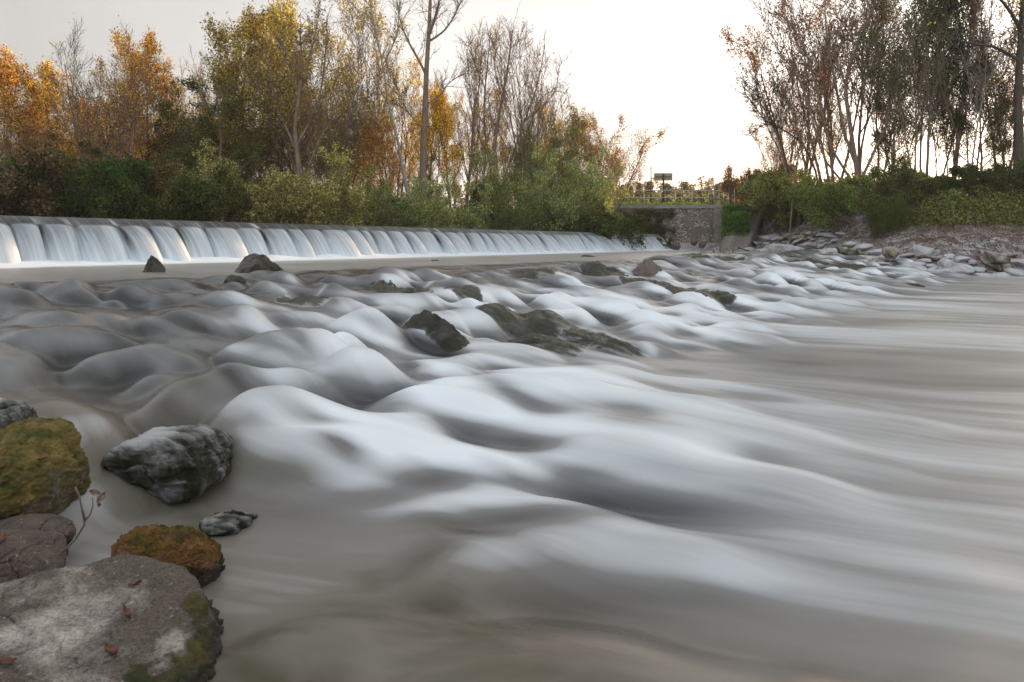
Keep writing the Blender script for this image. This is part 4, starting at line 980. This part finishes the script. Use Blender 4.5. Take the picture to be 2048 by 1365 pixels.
RBU = [(P_SHRUB[0], 1530, 330, 60, .6, (.24, .14, .07), 'reddish brown thicket bush at the top of the stone steps'),
 (P_SHRUB[1], 1550, 340, 57, .8, (.20, .17, .06), 'brown and green bush right of the reddish thicket'),
 (P_SHRUB[0], 1600, 345, 52, 1.0, (.27, .29, .08), 'light green bush leading the row on the right bank'),
 (P_SHRUB[1], 1660, 360, 47, 1.0, (.27, .31, .08), 'bright green bush second in the row on the right bank'),
 (P_SHRUB[0], 1735, 350, 42.5, 1.05, (.20, .24, .06), 'broad green bush third in the row, overhanging the slope'),
 (P_SHRUB[1], 1800, 330, 41, 1.0, (.13, .15, .045), 'darker tall bush below the dark ivy tree'),
 (P_SHRUB[0], 1580, 400, 52, .8, (.10, .11, .035), 'small scrub bush on the slope beside the steps'),
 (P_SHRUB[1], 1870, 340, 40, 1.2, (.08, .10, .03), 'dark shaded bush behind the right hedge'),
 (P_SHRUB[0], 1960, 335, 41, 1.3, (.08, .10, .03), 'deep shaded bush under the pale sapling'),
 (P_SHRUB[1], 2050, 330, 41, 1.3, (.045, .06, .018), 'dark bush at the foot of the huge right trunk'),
 (P_SHRUB[1], 1770, 400, 39, .7, (.10, .13, .03), 'low spreading bush in front of the third green bush')]
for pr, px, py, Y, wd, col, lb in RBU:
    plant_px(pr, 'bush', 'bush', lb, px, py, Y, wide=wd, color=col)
def hedge():
    n = 22000; rg = np.random.RandomState(8)
    x = rg.uniform(18, 40, n*9); y = rg.uniform(31, 52, n*9); d = sdist(x, y); tt_ = terrain(x, y); k = (tt_ > 1.5) & (tt_ < 3.1) & (d < 11) & (x/y > .555); x, y, d = x[k][:n], y[k][:n], d[k][:n]
    top = 1.0*np.clip(.65+.7*fbm(x*.6, y*.6, 0*x, 4), .15, 1.4)*sstep(1.4, 2.0, terrain(x, y))
    z = terrain(x, y) + top*rg.uniform(.2, 1, len(x))
    P = np.stack([x, y, z], 1); LV, LF, LR = leaves(rg, P, 3, .13, .09, .7)
    me = mesh_np('hedge', LV, LF); attr(me, 'rnd', LR); o = link('hedge', me, M_LEAF); o.color = (.24, .25, .075, 1)
    tag(o, 'long low overgrown hedge along the top of the right river bank', 'hedge')
hedge()
P = bank_points(15000, 1.8, 8.0, 17, 45, 31, 60, .03); scatter_stuff('leaf_litter', 3, P, 2, .10, .03, (.19, .13, .10))
P = bank_points(7000, 4.2, 8.0, 17, 45, 31, 60, .30); scatter_stuff('weeds', 5, P, 2, .16, .04, (.10, .085, .035), asp=.2, up=1.5)
P = bank_points(5000, 8, 14, 15, 45, 31, 60, .5); scatter_stuff('right_undergrowth', 6, P, 3, .15, .08, (.05, .06, .02))

# riprap stones: a pale armoured toe
def riprap():
    protos = []
    for k in range(9):
        V, Fc = rock_verts(300+k, (1.15, .85, .30), nfac=9, pw=24, rough=.03, sub=4, freq=1.2)
        me = mesh_np('stone', V, Fc); me.materials.append(R_PALE if k % 3 else R_PALE2); protos.append(me)
    rr = random.Random(9); n = 0; used = []
    for att in range(9000):
        if n >= 250: break
        x = rr.uniform(15.5, 34); y = rr.uniform(30, 57); d = float(sdist(np.array([x]), np.array([y]))[0])
        if not -.9 < d < (1.5 if y < 42 else 2.3) or y > 55: continue
        s = rr.uniform(.28, .80)*(1.15 if d < .8 else .85)
        if any((x-a)**2+(y-b)**2 < (.62*(s+c))**2 for a, b, c in used): continue
        used.append((x, y, s))
        z = max(tz(x, y), (wz(x, y)-.05) if d < .3 else -9)
        o = bpy.data.objects.new('riprap_stone', rr.choice(protos)); C.objects.link(o)
        o.location = (x, y, z + s*.10); o.scale = (s, s, s*rr.uniform(.75, 1.35)); o.rotation_euler = (rr.uniform(-.25, .25) + .15, rr.uniform(-.25, .25), rr.uniform(0, 6.28))
        tag(o, 'pale angular riprap stone in the armoured toe of the right bank', 'stone', 'pale riprap stones along the right waterline'); n += 1
riprap()
for i, (px, pb, pt, hw, lb) in enumerate([(1845, 508, 489, 19, 'upright dark grey stone standing above the riprap'), (1785, 510, 492, 20, 'pale leaning slab above the riprap left of the dark grey stone'),
        (1900, 548, 517, 30, 'large blue white block at the right waterline'), (1995, 520, 503, 30, 'tan stone with pale face near the right edge'), (1560, 512, 490, 40, 'wide smooth slab at the head of the riprap'), (1700, 510, 494, 34, 'flat pale slab in the middle of the riprap')]):
    Y = 31.6 if px > 1890 else (33.5 if px > 1750 else (37.5 if px > 1650 else 45)); Y0 = Y
    z = PZ(pb, Y); rock('riprap_stone', R_PALE if i % 2 == 0 else R_PALE2, (PX(px, Y), Y, z+(pb-pt)/F*Y*.35), (hw/F*Y*1.1, hw/F*Y*.8, (pb-pt)/F*Y*.85), 400+i, (.12, .12*(-1)**i, .4*i), lb, cat='stone', nfac=9, pw=26, sub=5, planes=[(.1, -.1, 1, .5), (0, -1, .35, .6)])
for i, (px, py, r, lb) in enumerate([(1404, 489, 9, 'round brown boulder at the foot of the abutment wall, right one'), (1388, 484, 9, 'round brown boulder at the foot of the abutment wall, left one'), (1352, 492, 10, 'mossy tumbled stone below the thorny scrub')]):
    Y = 53.5; rock('rock', R_BROWN, (PX(px, Y), Y, PZ(py, Y)), (r/F*Y, r/F*Y, r/F*Y*.9), 420+i, (0, 0, i), lb, sub=4)

# ------------------------------------------------------------------ abutment wall, steps, railing, sign, posts
def box_bm(bm, x0, x1, y0, y1, z0, z1, M=None):
    r = bmesh.ops.create_cube(bm, size=1); 
    bmesh.ops.transform(bm, matrix=Matrix.Translation(((x0+x1)/2, (y0+y1)/2, (z0+z1)/2)) @ Matrix.Diagonal((x1-x0, y1-y0, z1-z0, 1)), verts=r['verts'])
    if M is not None: bmesh.ops.transform(bm, matrix=M, verts=r['verts'])
def bm_obj(name, bm, mat, parent=None, loc=None, bevel=0, smooth=False):
    if bevel: bmesh.ops.bevel(bm, geom=bm.edges[:], offset=bevel, segments=2, affect='EDGES')
    me = bpy.data.meshes.new(name); bm.to_mesh(me); bm.free()
    if smooth: me.polygons.foreach_set('use_smooth', np.ones(len(me.polygons), bool))
    return link(name, me, mat, parent, loc)
def tube_obj(name, pts, r, mat, parent=None, k=8, rr=None):
    pts = np.array(pts, float); V, Fq = tubes([(pts, np.full(len(pts), r) if rr is None else np.array(rr), 0)], (0,)); n = len(pts)
    V = V.reshape(n, 8, 3)
    if rr is None: V[0] = pts[0] + (V[0]-pts[0])/1.35
    caps = np.array([[0, 1, 2, 3], [0, 3, 4, 7], [7, 4, 5, 6]]); V = V.reshape(-1, 3)
    Fq = np.concatenate([Fq, caps[:, ::-1], caps + (n-1)*8]); return link(name, mesh_np(name, V, Fq), mat, parent)
WY = 55.6; WX0, WX1 = PX(1195, WY), PX(1441, WY); WTOP = PZ(409, WY)
def m_wall():
    m, nt, out = newmat('rubble_wall'); q = N(nt); p = q.obj()
    vo = q.n('ShaderNodeTexVoronoi'); vo.inputs['Scale'].default_value = 6.5; q.l(q.scale(p, (1, 1, 1.5)), vo.inputs['Vector'])
    ve = q.n('ShaderNodeTexVoronoi', feature='DISTANCE_TO_EDGE'); ve.inputs['Scale'].default_value = 6.5; q.l(q.scale(p, (1, 1, 1.5)), ve.inputs['Vector'])
    n = q.noise(p, .8, 6, .65); n2 = q.noise(p, 10, 5, .7)
    sep = q.n('ShaderNodeSeparateColor'); q.l(vo.outputs['Color'], sep.inputs[0])
    c = q.mix(q.ramp(sep.outputs[0], [(.3, 0), (.9, 1)]), (.17, .135, .115), (.58, .53, .49))
    c = q.mix(q.ramp(ve.outputs['Distance'], [(0, .8), (.12, 0)]), c, (.16, .135, .115))
    c = q.mix(q.ramp(n, [(.46, 0), (.56, 1)]), c, (.22, .19, .165))
    c = q.mix(q.math('MULTIPLY', q.ramp(n2, [(.4, 0), (.7, 1)]), .5), c, (.07, .06, .05))
    q.bsdf(out, c, .9, bump=q.math('ADD', n2, ve.outputs['Distance']), strength=.8, dist=.05, spec=.2)
    return m
wall = empty('abutment_wall', (WX0, WY, 0)); MW = m_wall()
def rough_box(name, x0, x1, y0, y1, z0, z1, mat, parent, amp=.05, res=.18):
    """a box built of small faces whose surface wanders a little, like old masonry"""
    nx, ny, nz = max(2, int((x1-x0)/res)), max(2, int((y1-y0)/res)), max(2, int((z1-z0)/res))
    bm = bmesh.new(); box_bm(bm, x0, x1, y0, y1, z0, z1)
    bmesh.ops.subdivide_edges(bm, edges=[e for e in bm.edges if abs((e.verts[0].co-e.verts[1].co).x) > 1e-4], cuts=nx, use_grid_fill=True)
    bmesh.ops.subdivide_edges(bm, edges=[e for e in bm.edges if abs((e.verts[0].co-e.verts[1].co).z) > 1e-4], cuts=nz, use_grid_fill=True)
    for v in bm.verts:
        c = v.co; d = float(fbm(np.array([c.x*1.3]), np.array([c.y*1.3]), np.array([c.z*1.3]), 3)[0])*amp
        v.co = c + Vector((d*.5, -d, d*.4))
    return bm_obj(name, bm, mat, parent)
L_ = WX1-WX0
rough_box('wall_face', 0, L_-.55, 0, 1.2, -.3, WTOP-.34, MW, wall)
rough_box('corner_pier', L_-.548, L_+.06, -.07, 4.5, -.3, WTOP-.342, m_plain('old_concrete', (.33, .30, .27), (.21, .185, .165), .9, 3), wall, amp=.03)
rough_box('coping', 0, L_+.12, -.10, 4.5, WTOP-.338, WTOP-.03, m_plain('coping_concrete', (.36, .33, .30), (.22, .195, .175), .9, 4), wall, amp=.02)
rough_box('footing', L_*.55, L_+.10, -.5, -.075, -.3, .55, m_plain('pale_footing', (.48, .48, .49), (.30, .29, .28), .9, 3), wall, amp=.12)
tag(wall, 'old rubble stone abutment wall with concrete coping at the right end of the weir', 'wall')
# stone steps
steps = empty('stone_steps', (PX(1462, 50), 51, 0)); MS = m_plain('step_stone', (.34, .31, .28), (.20, .17, .145), .9, 3)
for i in range(12):
    f = i/11
    Y = 51 + 6.5*f; xw = PX(1470 + 34*f, Y); z = PZ(487 - 76*f, Y)
    o = rough_box('step', -1.0, .9, -.05, .62, -1.2, 0, MS, steps, amp=.05, res=.3)
    o.location = (xw - steps.location.x, Y - steps.location.y, z)
tag(steps, 'worn grassy stone steps climbing between the wall and the right bank', 'steps')
# grass clumps beside the steps, scrub on the wall top
rg = np.random.RandomState(31)
def px_blob(n, box, Y0, Y1):
    px = rg.uniform(box[0], box[2], n); py = rg.uniform(box[1], box[3], n); Y = rg.uniform(Y0, Y1, n)
    return np.stack([PX(px, Y), Y, PZ(py, Y)], 1)
P = np.concatenate([px_blob(500, (1448+a, 412+a*1.0, 1490+a*.2, 424+a*1.0), 53.5, 55) for a in np.linspace(-12, 10, 6)] + [px_blob(160, (1462, 440, 1492, 462), 52, 53)])
n = 2600; px = rg.uniform(1446, 1496, n); f = (px-1446)/50; py = 410 + rg.uniform(0, 1, n)**1*42*(1-f*.75); YY = 54.0 + rg.uniform(-.5, .5, n)
P = np.stack([PX(px, YY), YY, PZ(py, YY)], 1)
px = rg.uniform(1444, 1500, 2600); YY = rg.uniform(52.6, 53.4, 2600); P = np.concatenate([P, np.stack([PX(px, YY), YY, PZ(rg.uniform(425, 480, 2600), YY)], 1)])
scatter_stuff('bright_grass', 9, P, 2, .26, .05, (.16, .26, .05), asp=.2, up=1.6)
# earth mound carrying that grass
me_pts = []
bm = bmesh.new()
for px, py, Y in [(1444, 409, 55.2), (1500, 411, 55.2), (1496, 425, 54), (1476, 440, 53.6), (1458, 452, 53.4), (1444, 456, 53.4)]: bm.verts.new((PX(px, Y), Y, PZ(py+2, Y)))
for px, py, Y in [(1444, 500, 57.5), (1510, 500, 57.5), (1510, 409, 57.5), (1444, 409, 57.5)]: bm.verts.new((PX(px, Y), Y, PZ(py, Y)))
for px, py, Y in [(1444, 505, 53.5), (1490, 505, 53.8)]: bm.verts.new((PX(px, Y), Y, PZ(py, Y)))
bmesh.ops.convex_hull(bm, input=bm.verts[:]); tag(bm_obj('earth_bank', bm, m_plain('earth', (.26, .21, .165), (.15, .12, .085), .95, 2)), kind='structure')
n = 3600; x = rg.uniform(PX(1206, WY), PX(1405, WY), n); y = WY + rg.uniform(.1, 3, n)
scatter_stuff('wall_top_grass', 10, np.stack([x, y, np.full(n, WTOP)+.03], 1), 2, .30, .04, (.26, .38, .07), asp=.12, up=2.6)
n = 5000; x = rg.uniform(PX(1200, WY), PX(1350, WY), n); zz = PZ(420+rg.uniform(0, 70, n)**1.0, WY); keep = fbm(x*.6, 0*x, zz*.8, 3) + .5*(x < PX(1300, WY)) > .1
scatter_stuff('wall_scrub', 12, np.stack([x, np.full(n, WY-.25)+rg.normal(0, .15, n), zz], 1)[keep], 3, .15, .07, (.12, .105, .04), asp=.4)

M_GALV = m_plain('galvanised', (.50, .50, .48), (.40, .40, .39), .45, 30, .3); M_RUST = m_plain('rusty_post', (.18, .075, .045), (.09, .045, .03), .8, 30); M_POST = m_plain('dark_post', (.045, .038, .035), (.03, .025, .022), .8, 20)
def railing():
    Y0 = 55.9; root = empty('railing', (PX(1425, Y0), Y0, WTOP))
    O = np.array(root.location[:])
    posts = [(1206, 56.2), (1232, 56.1), (1258, 56.0), (1288, 55.95), (1320, 55.9), (1351, 55.9), (1384, 55.9), (1417, 55.9), (1428, 55.9), (1438, 57.2), (1447, 58.2), (1457, 59.4)]
    h = 1.18
    W = [np.array([PX(a, b), b, WTOP-.12]) for a, b in posts]
    for p in W: tube_obj('post', [p-O, p-O+np.array([0, 0, h+.10])], .033, M_GALV, root)
    front = W[:9]; side = W[8:]
    for nm, seq in (('rail', front), ('rail', side)):
        for hh in (h+.10, .70): tube_obj(nm, [p-O+np.array([0, 0, hh]) for p in seq], .035, M_GALV, root)
    tag(root, 'grey galvanised two rail guard railing on top of the abutment wall', 'railing')
railing()
def sign():
    Y = 56.6; x = PX(1327, Y); root = empty('sign', (x, Y, WTOP)); H = PZ(348, Y)-WTOP
    tube_obj('post', [(0, 0, -.4), (0, 0, H)], .075, M_POST, root)
    w = 35/F*Y/2; hb = 26/F*Y/2; zc = PZ(354, Y)-WTOP
    bm = bmesh.new(); box_bm(bm, -w, w, .08, .11, zc-hb*.5, zc+hb*.5); bm_obj('board', bm, m_plain('board_back', (.36, .30, .18), (.30, .25, .15), .6, 6), root)
    bm = bmesh.new(); t = .045
    z0, z1 = zc-hb*.5, zc+hb*.5
    box_bm(bm, -w-.002, w+.002, .072, .118, z1, z1+t); box_bm(bm, -w-.002, w+.002, .072, .118, z0-t, z0); box_bm(bm, -w-t, -w-.003, .072, .118, z0-t, z1+t); box_bm(bm, w+.003, w+t, .072, .118, z0-t, z1+t)
    bm_obj('board_frame', bm, m_plain('frame_light', (.6, .58, .5), (.5, .48, .42), .6), root)
    bm = bmesh.new(); box_bm(bm, -w*.9, w*.9, .045, .078, zc-.03, zc+.03); bm_obj('bracket', bm, M_POST, root)
    tag(root, 'signboard seen from behind on a dark post beyond the railing', 'sign')
sign()
for px, top, Y, r, m, lb in [(1302, 337, 57, .045, M_RUST, 'tall thin rusty pole left of the signboard'), (1461, 364, 57.5, .075, M_POST, 'stout dark post with flat cap at the right end of the railing'),
                          (1402, 366, 60, .045, M_POST, 'thin dark post behind the railing, right of the signboard'), (1469, 378, 60, .03, M_GALV, 'thin pale fence post right of the stout dark post')]:
    x = PX(px, Y); z = WTOP-.1 if Y > 55 else 0; H = PZ(top, Y)-z
    root = empty('post', (x, Y, z)); tube_obj('shaft', [(0, 0, -.3), (0, 0, H)], r, m, root)
    bm = bmesh.new(); box_bm(bm, -r*1.3, r*1.3, -r*1.3, r*1.3, H-.0, H+.07); bm_obj('cap', bm, m, root, bevel=.01)
    tag(root, lb, 'post')

# far woods beyond the meadow
def far_wood(name, seed, n, x0, x1, Y0, Y1, pt0, pt1, col, size, per):
    rg = np.random.RandomState(seed); Ps = []
    for k in range(n):
        px = x0+(x1-x0)*(k+rg.uniform())/n; Y = rg.uniform(Y0, Y1); x = PX(px, Y); top = PZ(rg.uniform(pt0, pt1), Y); z0 = 3.0; h = top-z0; w = h*rg.uniform(.16, .30)
        m = per; f = rg.uniform(0, 1, m)**.8; a = rg.uniform(0, 6.28, m); r = w*np.sqrt(rg.uniform(0, 1, m))*np.clip(1.15-f, .06, 1)**.7
        Ps.append(np.stack([x+r*np.cos(a), Y+r*np.sin(a), z0+h*f], 1))
    P = np.concatenate(Ps); return scatter_stuff(name, seed, P, 1, size, .12, col, asp=.7)
far_wood('distant_wood', 61, 190, -300, 2400, 215, 260, 352, 378, (.22, .15, .08), .8, 620)
far_wood('scrub_wood', 62, 26, 1180, 1500, 85, 110, 365, 388, (.24, .22, .09), .42, 800)
far_wood('meadow_scrub', 63, 40, 1190, 1540, 66, 78, 388, 402, (.28, .28, .11), .25, 420)

# ------------------------------------------------------------------ small things
def dead_leaf(loc, s, seed, label, col=(.16, .055, .03)):
    rg = np.random.RandomState(seed); n = 9
    u = np.linspace(-1, 1, n); v = np.linspace(-1, 1, 5); V = []
    for a in u:
        wdt = .45*(1-abs(a)**1.8)+.01
        for b in v: V.append((a*s*.5, b*wdt*s*.5, s*(.22*abs(b)**1.3*(1-.3*a) + .14*a*a + .03*math.sin(6*a+seed)+.02*b)))
    me = mesh_np('fallen_leaf', rotv(np.array(V), rg.uniform(-.4, .4), rg.uniform(-.4, .4), rg.uniform(0, 6.28)), grid_faces(n, 5))
    o = link('fallen_leaf', me, m_plain('dry_leaf', col, tuple(c*.5 for c in col), .6, 60), loc=loc); md = o.modifiers.new('thick', 'SOLIDIFY'); md.thickness = .0015
    tag(o, label, 'leaf')
bpy.context.view_layer.update()
dg = bpy.context.evaluated_depsgraph_get()
def drop(px, py):
    o = Vector((0, 0, CAMZ)); d = Vector(((px-1024)/F, 1, -(py-HOR)/F)).normalized()
    h = bpy.context.scene.ray_cast(dg, o, d)
    return h[1] + Vector((0, 0, .003))
for px, py, s, lb in [(252, 1232, .062, 'curled dark red leaf in the middle of the grey slab'), (218, 1310, .07, 'folded purple brown leaf at the moss border of the slab'),
                      (10, 1330, .05, 'small rusty leaf at the slab left edge'), (272, 1172, .05, 'flat brown leaf on the rear rim of the slab'),
                      (82, 921, .045, 'pinkish leaf lying on the mossy boulder'), (5, 938, .05, 'pale pink leaf at the left side of the mossy boulder'), (8, 1082, .055, 'reddish leaf on the smooth purple brown stone')]:
    dead_leaf(drop(px, py), s, px+py, lb)
def twig():
    Y = 2.72; O = W3(165, 1080, Y); root = empty('twig', O); W = lambda a, b, dy=0: W3(a, b, Y+dy)-O
    m = m_plain('twig_bark', (.16, .12, .09), (.09, .065, .05), .7, 80)
    tube_obj('stem', [W(120, 1110, -.02), W(150, 1080), W(168, 1052), W(170, 1040)], .0035, m, root, rr=[.002, .004, .0045, .0045])
    tube_obj('stem', [W(170, 1042), W(163, 1015), W(158, 990), W(150, 974)], .003, m, root, rr=[.004, .0038, .0035, .003])
    tube_obj('stem', [W(170, 1042), W(180, 1030), W(186, 1012), W(185, 996)], .0025, m, root, rr=[.003, .0026, .0023, .002])
    lm = m_plain('withered_leaf', (.22, .15, .12), (.10, .06, .05), .6, 60)
    for a, b, s, r in [(190, 985, .045, (1.2, .4, .3)), (200, 997, .05, (.9, -.5, 1.4)), (196, 1012, .04, (.6, .8, 2.2))]:
        u = np.linspace(-1, 1, 8); V = [(x*s*.5, y*s*.25*(1-abs(x)**2+.02), .25*s*y*y + .12*s*math.sin(3*x)) for x in u for y in (-1, -.3, .3, 1)]
        o = link('leaf', mesh_np('leaf', rotv(np.array(V), *r), grid_faces(8, 4)), lm, root, loc=W(a, b)); o.modifiers.new('thick', 'SOLIDIFY').thickness = .001
    tag(root, 'forked twig with withered leaves sticking out of the still water', 'twig')
twig()
def stick(pts, Y, r, label, name='driftwood'):
    O = W3(*pts[0], Y); root = tube_obj(name, [W3(a, b, Y)-O for a, b in pts], r, m_plain('wet_wood', (.10, .08, .06), (.05, .04, .03), .7, 20), rr=np.linspace(r, r*.3, len(pts))); root.location = O; tag(root, label, 'branch')
stick([(1275, 562), (1284, 552), (1296, 546), (1306, 544)], 19.5, .02, 'thin black stick poking up below the brown pointed boulder')
stick([(1038, 664), (1042, 655), (1034, 645)], 12.2, .018, 'short broken stick on the broad veiled ledge')
stick([(1455, 530), (1468, 515), (1474, 508)], 30, .03, 'dark stick on the gravelly ledge at the head of the rapids')
stick([(1322, 488), (1350, 500), (1375, 503)], 53, .05, 'pale driftwood pole caught at the right end of the falls')
stick([(1310, 492), (1335, 490), (1352, 504)], 52.6, .04, 'second driftwood pole crossing the pale one')
stick([(1476, 496), (1500, 503), (1512, 508)], 46, .05, 'fallen branch lying on stones below the steps')
n = 220; px = rg.uniform(1395, 1475, n); YY = rg.uniform(29.5, 31, n)
scatter_stuff('ledge_tufts', 14, np.stack([PX(px, YY), YY, PZ(512+rg.uniform(-4, 4, n), YY)], 1), 3, .22, .06, (.14, .15, .05), asp=.15, up=1.5)
# ------------------------------------------------------------------ light, sky, camera
SUN_AZ, SUN_EL = math.radians(33), math.radians(6.5)     # low behind the trees on the right bank
sc = bpy.context.scene
w = bpy.data.worlds.new('World'); sc.world = w; w.use_nodes = True
nt = w.node_tree; nt.nodes.clear(); q = N(nt)
sky = q.n('ShaderNodeTexSky', sky_type='NISHITA'); sky.sun_disc = False
sky.sun_elevation = SUN_EL; sky.sun_rotation = SUN_AZ; sky.dust_density = 2.5; sky.air_density = 1.0; sky.ozone_density = 1.0
hs = q.n('ShaderNodeHueSaturation'); hs.inputs['Saturation'].default_value = .22; q.l(sky.outputs[0], hs.inputs['Color'])
sd = Vector((math.sin(SUN_AZ)*math.cos(SUN_EL), math.cos(SUN_AZ)*math.cos(SUN_EL), math.sin(SUN_EL)))
tc = q.n('ShaderNodeTexCoord')
dt = q.n('ShaderNodeVectorMath', operation='DOT_PRODUCT'); q.l(tc.outputs['Generated'], dt.inputs[0]); dt.inputs[1].default_value = sd
# high cloud, brightest round the sun; brightness added overhead and behind to lift foam
glow = q.ramp(dt.outputs['Value'], [(0.0, (7.0, 7.3, 7.7)), (.2, (5.4, 5.6, 5.8)), (.37, (3.5, 3.46, 3.38)), (.55, (4.4, 4.33, 4.2)), (.70, (5.3, 5.2, 5.05)), (.87, (5.9, 5.75, 5.55)), (.95, (8.0, 7.7, 7.3)), (1.0, (11.5, 10.5, 9.4))])
mx = q.mix(.80, hs.outputs[0], glow)
sx = q.n('ShaderNodeSeparateXYZ'); q.l(tc.outputs['Generated'], sx.inputs[0])
low = q.math('MULTIPLY', q.ramp(sx.outputs[2], [(0, 1), (.22, 0)]), q.ramp(dt.outputs['Value'], [(.75, 0), (.97, 1)]))
mx = q.mix(low, mx, (1.0, .80, .62), 'MULTIPLY')
cl = q.noise(q.scale(tc.outputs['Generated'], (1.2, 1.2, 4.0)), 1.6, 5, .5, .6)
mx = q.mix(1.0, mx, q.ramp(cl, [(.3, (.93, .94, .95)), (.7, (1.05, 1.045, 1.04))]), 'MULTIPLY')
bg = q.n('ShaderNodeBackground'); bg.inputs['Strength'].default_value = .10; q.l(mx, bg.inputs['Color'])
wo = q.n('ShaderNodeOutputWorld'); q.l(bg.outputs[0], wo.inputs['Surface'])
ld = bpy.data.lights.new('sun', 'SUN'); ld.energy = 5.0; ld.angle = math.radians(.5); ld.color = (1, .62, .32)
lo = bpy.data.objects.new('sun', ld); C.objects.link(lo); lo.rotation_euler = (-sd).to_track_quat('-Z', 'Y').to_euler(); lo.location = (0, 0, 30)
cd = bpy.data.cameras.new('camera'); cam = bpy.data.objects.new('camera', cd); C.objects.link(cam)
cam.location = (0, 0, CAMZ); cam.rotation_euler = (math.radians(90), 0, 0)
cd.sensor_width = 36; cd.lens = 36*F/2048; cd.shift_y = -(682.5-HOR)/2048; cd.clip_start = .05; cd.clip_end = 3000
sc.camera = cam
sc.view_settings.view_transform = 'Standard'; sc.view_settings.look = 'None'; sc.view_settings.gamma = 1; sc.view_settings.exposure = .95
sc.cycles.max_bounces = 6; sc.cycles.diffuse_bounces = 3; sc.cycles.glossy_bounces = 3; sc.cycles.transmission_bounces = 3
# the evening haze between here and the far woods
bm = bmesh.new(); bmesh.ops.create_cube(bm, size=1)
hz = bpy.data.meshes.new('haze'); bm.to_mesh(hz); bm.free()
ho = link('haze', hz); ho.scale = (1100, 700, 48); ho.location = (0, 290, 20.5); tag(ho, kind='stuff')
m, nt, out = newmat('haze'); pv = nt.nodes.new('ShaderNodeVolumePrincipled'); pv.inputs['Color'].default_value = (.95, .93, .9, 1)
pv.inputs['Density'].default_value = .00045; pv.inputs['Anisotropy'].default_value = .3; nt.links.new(pv.outputs[0], out.inputs['Volume']); hz.materials.append(m)
sc.cycles.volume_bounces = 1
